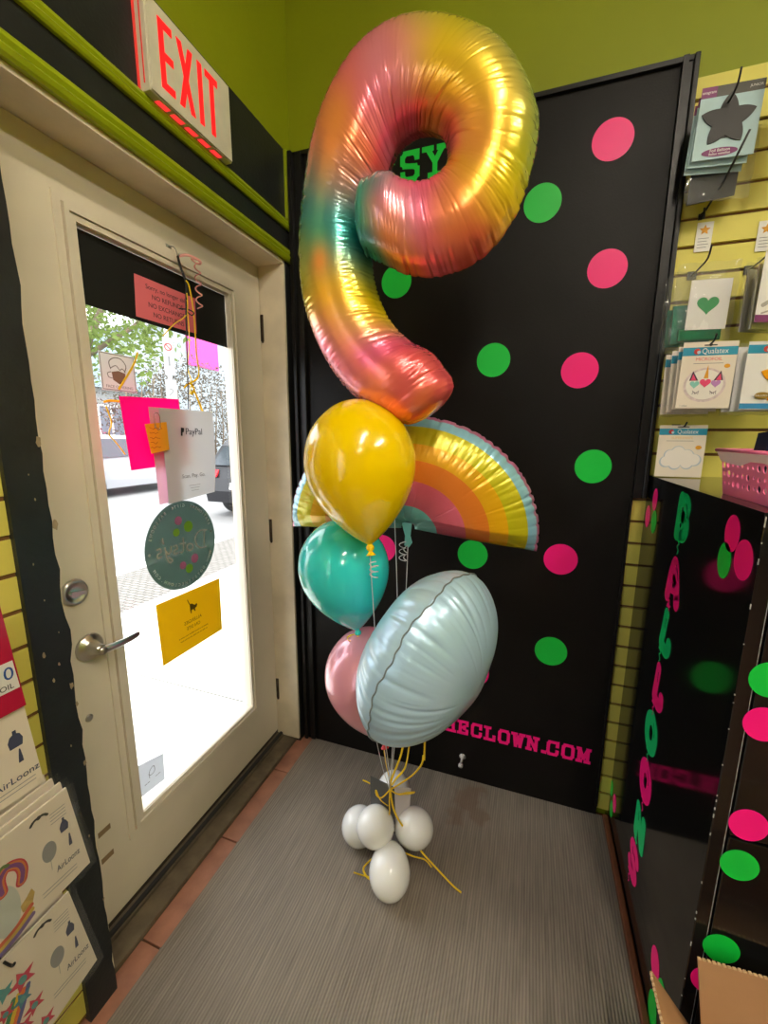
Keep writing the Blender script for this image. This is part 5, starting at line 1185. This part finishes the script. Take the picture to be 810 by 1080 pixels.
def flap(p, nm='flap'):
    g = G(); quad3(g, p, .005); o = obj(nm, g, cbm, cb)
    a, b_, c_, d_ = (Vector(q) for q in p); n = (b_-a).cross(d_-a).normalized()*.005
    g = G(); up = (d_-a).normalized()*.0015; r9 = random.Random(5); K = 60
    for k in range(K):
        s0 = k/K; s1 = (k+.6)/K; q = d_.lerp(c_, s0); q2 = d_.lerp(c_, s1); h = (.001+.0015*r9.random())/.0015
        g.add([q, q2, q2+n, q+n, q+up*h, q2+up*h, q2+n+up*h, q+n+up*h], [(3, 2, 1, 0), (4, 5, 6, 7), (0, 1, 5, 4), (1, 2, 6, 5), (2, 3, 7, 6), (3, 0, 4, 7)])
    obj('cut_edge', g, cbe, o, label='frayed corrugated edge')
flap([(X0, Y0, RZ_), (X0, Y1+.02, RZ_), (1.245, Y1+.03, .358), (1.245, Y0, .358)])
flap([(X0+.004, -.792, RZ_), (X1, -.792, RZ_), (X1, -.750, .462), (1.312, -.775, .452)])
flap([(X1, Y1, RZ_), (X1, Y0, RZ_), (X1+.11, Y0, .34), (X1+.11, Y1, .34)])
flap([(X1, Y0, RZ_), (X0, Y0, RZ_), (X0, Y0-.10, .36), (X1, Y0-.10, .36)])

# ------------------------------------------------------------------ outside
ZG = -.06
g = G(); g.box((-2.25, -14, ZG-.1), (-.16, 40, ZG)); 
side_m = mat('concrete_sidewalk', hexc(214, 210, 202), .85, vary=.05, vscale=3)
sw = struct('sidewalk', g, side_m)
g = G(); 
for y in (-4.5, -1.4, .18, 1.76+1.6, 6.5, 9.6): g.box((-2.25, y-.004, ZG), (-.16, y+.004, ZG+.0008))
obj('expansion_joints', g, mat('joint_dark', hexc(84, 80, 74), .9), sw)
m = bpy.data.materials.new('grey_pavers'); m.use_nodes = True; nt = m.node_tree; b = nt.nodes['Principled BSDF']; b.inputs['Roughness'].default_value = .9
tc = nt.nodes.new('ShaderNodeTexCoord'); br = nt.nodes.new('ShaderNodeTexBrick'); br.inputs['Scale'].default_value = 5; br.inputs['Mortar Size'].default_value = .022
br.inputs['Color1'].default_value = (*hexc(126, 122, 116), 1); br.inputs['Color2'].default_value = (*hexc(116, 112, 106), 1); br.inputs['Mortar'].default_value = (*hexc(60, 56, 52), 1)
nt.links.new(tc.outputs['Object'], br.inputs['Vector']); nt.links.new(br.outputs['Color'], b.inputs['Base Color'])
g = G(); g.box((-3.15, -14, ZG-.1), (-2.25, 40, ZG+.001)); struct('paver_strip', g, m)
g = G(); g.box((-3.32, -14, ZG-.22), (-3.15, 40, ZG+.002), .01); struct('curb', g, side_m)
g = G(); g.box((-11.5, -14, ZG-.3), (-3.32, 40, ZG-.14)); struct('road', g, mat('pale_asphalt', hexc(136, 135, 134), .9, vary=.05, vscale=2))
g = G(); g.box((-30, -14, ZG-.3), (-11.5, 40, ZG)); struct('far_ground', g, mat('far_pavement', hexc(190, 186, 178), .9, vary=.08, vscale=1))

def car(name, label, o3, length, width, height, m_body, heading, rear_detail=True):
    """local x forward from the rear bumper, y left, z up"""
    t = thing(name, label, 'car', o3); ca, sa = math.cos(heading), math.sin(heading)
    def W(x, y, z): return (o3[0]+x*ca-y*sa, o3[1]+x*sa+y*ca, o3[2]+z)
    L_, Wd, Hh_ = length, width/2, height
    prof = [(.05, .32), (.0, .55), (.03, .80), (.12, 1.0), (.35, 1.42), (.55, 1.60), (1.2, 1.68), (2.3, 1.66), (2.8, 1.50), (3.35, 1.08), (4.1, .96), (4.45, .80), (4.5, .5), (4.42, .30), (3.9, .24), (1.0, .24)]
    sx_, sz_ = L_/4.5, Hh_/1.68
    prof = [(a*sx_, b_*sz_) for a, b_ in prof]
    g = G(); n = len(prof); lay = []
    for yy in (-1, -.93, .93, 1):
        for (a, b_) in prof:
            ins = 0
            if b_ > 1.0*sz_: ins = (b_-1.0*sz_)*.42
            y = yy*(Wd-ins) if abs(yy) < 1 else yy*(Wd-ins)
            k = .97 if abs(yy) == 1 else 1.0
            lay.append(W(L_/2+(a-L_/2)*k, y, .75*sz_+(b_-.75*sz_)*(.96 if abs(yy) == 1 else 1)))
    fs = [list(range(n)), list(range(4*n-1, 3*n-1, -1))]
    for q in range(3):
        for i in range(n): fs.append((q*n+i, q*n+(i+1) % n, (q+1)*n+(i+1) % n, (q+1)*n+i))
    g.add(lay, fs); obj('car_body', g, m_body, t)
    M_wg = mat('car_window', (.05, .06, .07), .1)
    for s in (-1, 1):
        g = G(); w3 = [(.50, 1.08), (.62, 1.50), (1.25, 1.58), (2.25, 1.56), (2.7, 1.42), (3.1, 1.10)]
        pts = [W(a*sx_, s*(Wd-(b_*sz_-1.0*sz_)*.42+.006), b_*sz_) for a, b_ in w3]; pts2 = [W(a*sx_, s*(Wd-(b_*sz_-1.0*sz_)*.42-.05), b_*sz_) for a, b_ in w3]
        k = len(w3); g.add(pts+pts2, [list(range(k)), list(range(2*k-1, k-1, -1))]+[(i, (i+1) % k, k+(i+1) % k, k+i) for i in range(k)]); obj('side_window', g, M_wg, t)
    g = G(); quad3(g, [W(.12*sx_, Wd*.8, 1.04*sz_), W(.12*sx_, -Wd*.8, 1.04*sz_), W(.34*sx_, -Wd*.66, 1.40*sz_), W(.34*sx_, Wd*.66, 1.40*sz_)], .02); obj('rear_window', g, M_wg, t)
    M_tl = mat('tail_lamp', hexc(210, 40, 50), .3)
    for s in (-1, 1):
        g = G(); a = W(.0, s*Wd*.98, .86*sz_); quad3(g, [W(-.01, s*Wd*.62, .84*sz_), W(-.01, s*Wd*1.0, .84*sz_), W(.09, s*Wd*1.0, .98*sz_), W(.09, s*Wd*.62, .96*sz_)], .03); obj('tail_lamp', g, M_tl, t)
    g = G(); quad3(g, [W(-.03, -Wd*.28, .60*sz_), W(-.03, Wd*.28, .60*sz_), W(.0, Wd*.28, .72*sz_), W(.0, -Wd*.28, .72*sz_)], .01); obj('number_plate', g, M_white, t)
    g = G(); g.box((0, 0, 0), (0, 0, 0)); 
    ax_ = Vector((-sa, ca, 0))
    for (a, s) in ((.85*sx_, 1), (.85*sx_, -1), (3.55*sx_, 1), (3.55*sx_, -1)):
        c_ = W(a, s*(Wd-.22), .33); fr = frame(c_, (ca, sa, 0), (0, 0, 1))   # normal = u x v = side
        g = G(); nrm_ = Vector((ca, sa, 0)).cross(Vector((0, 0, 1))); sg = -s if nrm_.dot(ax_) < 0 else s
        f2_ = fr @ Matrix.Diagonal((1, 1, sg, 1))
        g.lathe([(0, 0), (.33, 0), (.34, .03), (.34, .2), (.32, .235), (.22, .24), (.20, .22), (0, .225)], f2_, 28); wh = obj('wheel', g, mat('tyre', (.03, .03, .03), .7), t)
        g = G(); g.lathe([(0, .22), (.19, .226), (.2, .245), (.06, .25), (0, .255)], f2_, 10, smooth=False); obj('hub_cap', g, mat('hub', (.5, .5, .52), .3, .8), wh)
    return t
car('dark_suv', 'dark parked SUV seen from behind through the right of the door glass', (-4.25, 5.0, ZG-.14), 4.5, 1.85, 1.68, mat('dark_car_paint', (.012, .012, .015), .3, .0, coat=.25), PI/2)
car('white_suv', 'white car parked across the street behind the pink card', (-10.2, 4.9, ZG-.14), 4.6, 1.85, 1.62, mat('white_car_paint', (.32, .32, .34), .3, coat=.6), PI/2)

# buildings across the street
bh_ = thing('far_house', 'pale house with a window across the street', 'building', (-15, 10, ZG))
g = G(); g.box((-20, 5.8, ZG), (-15, 12.5, 3.3)); obj('wall', g, mat('pale_siding', hexc(150, 152, 150), .8, vary=.05), bh_)
g = G(); g.add([(-20.3, 5.5, 3.2), (-14.7, 5.5, 3.2), (-14.7, 12.8, 3.2), (-20.3, 12.8, 3.2), (-17.5, 5.5, 5.8), (-17.5, 12.8, 5.8)], [(0, 1, 4), (3, 5, 2), (1, 2, 5, 4), (0, 4, 5, 3), (0, 3, 2, 1)]); obj('roof', g, mat('blue_grey_shingle', hexc(110, 130, 140), .9, vary=.15, vscale=5), bh_)
for y in (8.3, 10.4): 
    g = G(); g.box((-15.02, y, 1.0), (-14.96, y+1.0, 2.5)); wn_ = obj('window', g, mat('house_window', hexc(110, 120, 130), .2), bh_)
    g = G(); g.box((-14.97, y-.07, .93), (-14.93, y+1.07, 1.0)); g.box((-14.97, y-.07, 2.5), (-14.93, y+1.07, 2.57)); g.box((-14.97, y-.07, 1), (-14.93, y, 2.5)); g.box((-14.97, y+1, 1), (-14.93, y+1.07, 2.5)); g.box((-14.97, y+.47, 1), (-14.93, y+.53, 2.5)); obj('window_frame', g, M_white, wn_)
b2_ = thing('far_building', 'pale building with a bright pink sign band showing above the hedge', 'building', (-20, 22, ZG))
g = G(); g.box((-24, 17.5, ZG), (-18.1, 30, 7.4)); obj('wall', g, mat('pale_stucco', hexc(138, 146, 150), .8, vary=.04), b2_)
g = G(); g.box((-18.1, 18.4, 5.4), (-18.0, 20.9, 7.1)); obj('sign_band', g, mat('pink_sign_board', hexc(190, 60, 130), .7), b2_, label='bright pink sign band')
g = G(); g.box((-24.3, 17.2, 7.4), (-18.0, 30.3, 7.6)); obj('cornice', g, mat('pale_siding', hexc(150, 152, 150), .8), b2_)
g = G(); [g.box((-18.13, y+3, 4.4), (-18.07, y+4.1, 6.0)) for y in (19, 22, 25)]; obj('window', g, mat('house_window', hexc(110, 120, 130), .2), b2_)
def leaves(g, c, rad, n, size, seed, squash=1.0, shell=.35):
    r = np.random.RandomState(seed)
    for k in range(n):
        d = r.normal(size=3); d /= np.linalg.norm(d); rr_ = (shell+(1-shell)*r.rand()**.5)
        p = np.array(c)+d*np.array(rad)*rr_*(1+.2*math.sin(7*d[0]+5*d[2]))
        u = r.normal(size=3); u /= np.linalg.norm(u); v = np.cross(u, r.normal(size=3)); v /= np.linalg.norm(v); s = size*(.6+.8*r.rand())
        g.add([p-u*s, p-v*s*.45, p+u*s, p+v*s*.45], [(0, 1, 2, 3)])
M_leaf = mat('maple_leaf', hexc(104, 122, 58), .7, trans=.4, vary=.25, vscale=2)
tr = thing('street_tree', 'green leafy street tree seen through the upper left of the door glass', 'tree', (-6.4, 4.0, ZG))
g = G(); leaves(g, (-6.2, 4.2, 3.7), (1.1, 1.2, 1.25), 3200, .06, 5); obj('foliage', g, M_leaf, tr, kind='stuff', recalc=False)
g = G(); g.tube([(-6.8, 3.3, ZG-.12), (-6.75, 3.35, 1.5), (-6.5, 3.8, 2.7), (-6.3, 4.2, 3.7), (-6.2, 4.4, 4.5)], [.12, .10, .07, .05, .02], 10); g.tube([(-6.5, 3.8, 2.7), (-6.1, 4.6, 3.4), (-6.0, 5.0, 3.9)], [.05, .035, .015], 8); obj('trunk', g, mat('bark', hexc(110, 96, 80), .9, vary=.2), tr)
hd = thing('hedge', 'reddish brown bare-twigged hedge across the street', 'hedge', (-13, 13, ZG))
g = G(); leaves(g, (-13.2, 13.2, 2.2), (1.4, 4.0, 2.3), 7000, .065, 9, shell=.5); obj('foliage', g, mat('russet_leaf', hexc(86, 78, 66), .8, trans=.2, vary=.35, vscale=3), hd, kind='stuff', recalc=False)
g = G()
for k in range(14):
    y = 9.8+.5*k; g.tube([(-13, y, ZG), (-12.9, y+.1, 1.6), (-12.7, y+.25*math.sin(k), 3.6)], [.05, .035, .012], 6)
obj('stems', g, mat('bark', hexc(110, 96, 80), .9), hd)
sb = thing('pink_flower_shrub', 'pink flowering shrub beside the pale house', 'shrub', (-12.7, 7.9, ZG))
g = G(); leaves(g, (-12.7, 7.9, 1.0), (.7, .8, 1.0), 1400, .06, 12); obj('foliage', g, mat('pink_blossom', hexc(160, 84, 100), .8, trans=.3, vary=.3, vscale=4), sb, kind='stuff', recalc=False)
sg = thing('street_sign', 'tall white street sign on a post beyond the glass', 'street sign', (-3.0, 2.28, ZG))
g = G(); g.tube([(-3.0, 2.28, ZG), (-3.0, 2.28, 2.6)], .022, 12); obj('post', g, mat('galvanised', (.5, .5, .5), .5, .6), sg)
fsg = frame((-2.975, 2.26, 0), (.55, .84, 0), (0, 0, 1))
fsg = frame((-2.96, 2.25, 0), (.45, .9, 0), (0, 0, 1))
g = G(); g.prism(rect(.11, .40, 0, 2.30), fsg, .004); g.prism(rect(.12, .62, 0, 1.74), fsg, .004); obj('sign_plate', g, mat('street_sign_white', (.3, .3, .3), .6), sg)
g = G(); stroke(g, ell(.036, .036, 0, 2.40, 24), .010, fsg, .002, .004, False, True); stroke(g, [(-.024, 2.424), (.024, 2.376)], .009, fsg, .002, .004); obj('red_ring', g, mat('sign_red', hexc(210, 40, 40), .5), sg)
g = G(); stroke(g, [(0, 2.20), (0, 2.30)], .02, fsg, .002, .004, False); [stroke(g, crv([(-.02, 1.95-.14*k), (.02, 1.93-.14*k), (-.02, 1.88-.14*k)], 8), .010, fsg, .002, .004) for k in range(4)]; obj('dark_marks', g, mat('sign_grey', (.15, .15, .15), .6), sg)

# ------------------------------------------------------------------ lights
w = bpy.data.worlds.new('sky'); sc.world = w; w.use_nodes = True; nt = w.node_tree; bg = nt.nodes['Background']
sk = nt.nodes.new('ShaderNodeTexSky'); sk.sky_type = 'HOSEK_WILKIE'; sk.turbidity = 6; sk.ground_albedo = .5
sk.sun_direction = Vector((-.3, -.5, .8)).normalized()
mixs = nt.nodes.new('ShaderNodeMix'); mixs.data_type = 'RGBA'; mixs.inputs['Factor'].default_value = 1.0
nt.links.new(sk.outputs[0], mixs.inputs[6]); mixs.inputs[7].default_value = (.92, .96, 1.0, 1)
nt.links.new(mixs.outputs[2], bg.inputs['Color']); bg.inputs['Strength'].default_value = 4.2
def sun():
    l = bpy.data.lights.new('sun', 'SUN'); l.energy = 1.5; l.angle = .2; l.color = (1, .95, .86)
    o = bpy.data.objects.new('sun', l); C.objects.link(o); o.rotation_euler = (math.radians(32), math.radians(8), 0); o.location = (-5, -2, 8)
sun()
def portal(y0, y1, z0, z1, nm):
    l = bpy.data.lights.new(nm, 'AREA'); l.shape = 'RECTANGLE'; l.size = y1-y0; l.size_y = z1-z0; l.cycles.is_portal = True
    o = bpy.data.objects.new(nm, l); C.objects.link(o)
    # local -Z points into the room (+X)
    o.matrix_world = Matrix(((0, 0, -1, -.165), (1, 0, 0, (y0+y1)/2), (0, -1, 0, (z0+z1)/2), (0, 0, 0, 1)))
portal(gy0, gy1, gz0, gz1, 'door_sky_portal'); portal(-5.8, -2.2, .6, 2.4, 'window_sky_portal')
def tube_lamp(x, y, lab, rotz=0, L_=1.2, e=90):
    t = thing('ceiling_light', lab, 'ceiling light', (x, y, 3.35)); u = Vector((math.cos(rotz), math.sin(rotz), 0)); c_ = Vector((x, y, 3.30))
    g = G(); fr = frame(c_, u, (-u.y, u.x, 0)); g.prism(rect(L_+.08, .14), fr, .05); obj('fixture_body', g, M_white, t)
    for s in (-1, 1):
        g = G(); o_ = Vector((-u.y, u.x, 0))*.035*s; g.tube([c_-u*L_/2+o_-Vector((0, 0, .025)), c_+u*L_/2+o_-Vector((0, 0, .025))], .016, 12)
        obj('tube', g, mat('lit_tube', (.9, .9, .9), .4, emit=(1, .90, .74), estr=e), t)
tube_lamp(1.5, -2.2, 'twin tube ceiling light nearest the door', PI/2)
tube_lamp(2.9, -1.6, 'twin tube ceiling light over the counter', PI/2)
tube_lamp(2.0, -4.4, 'twin tube ceiling light at the far end of the shop', PI/2)
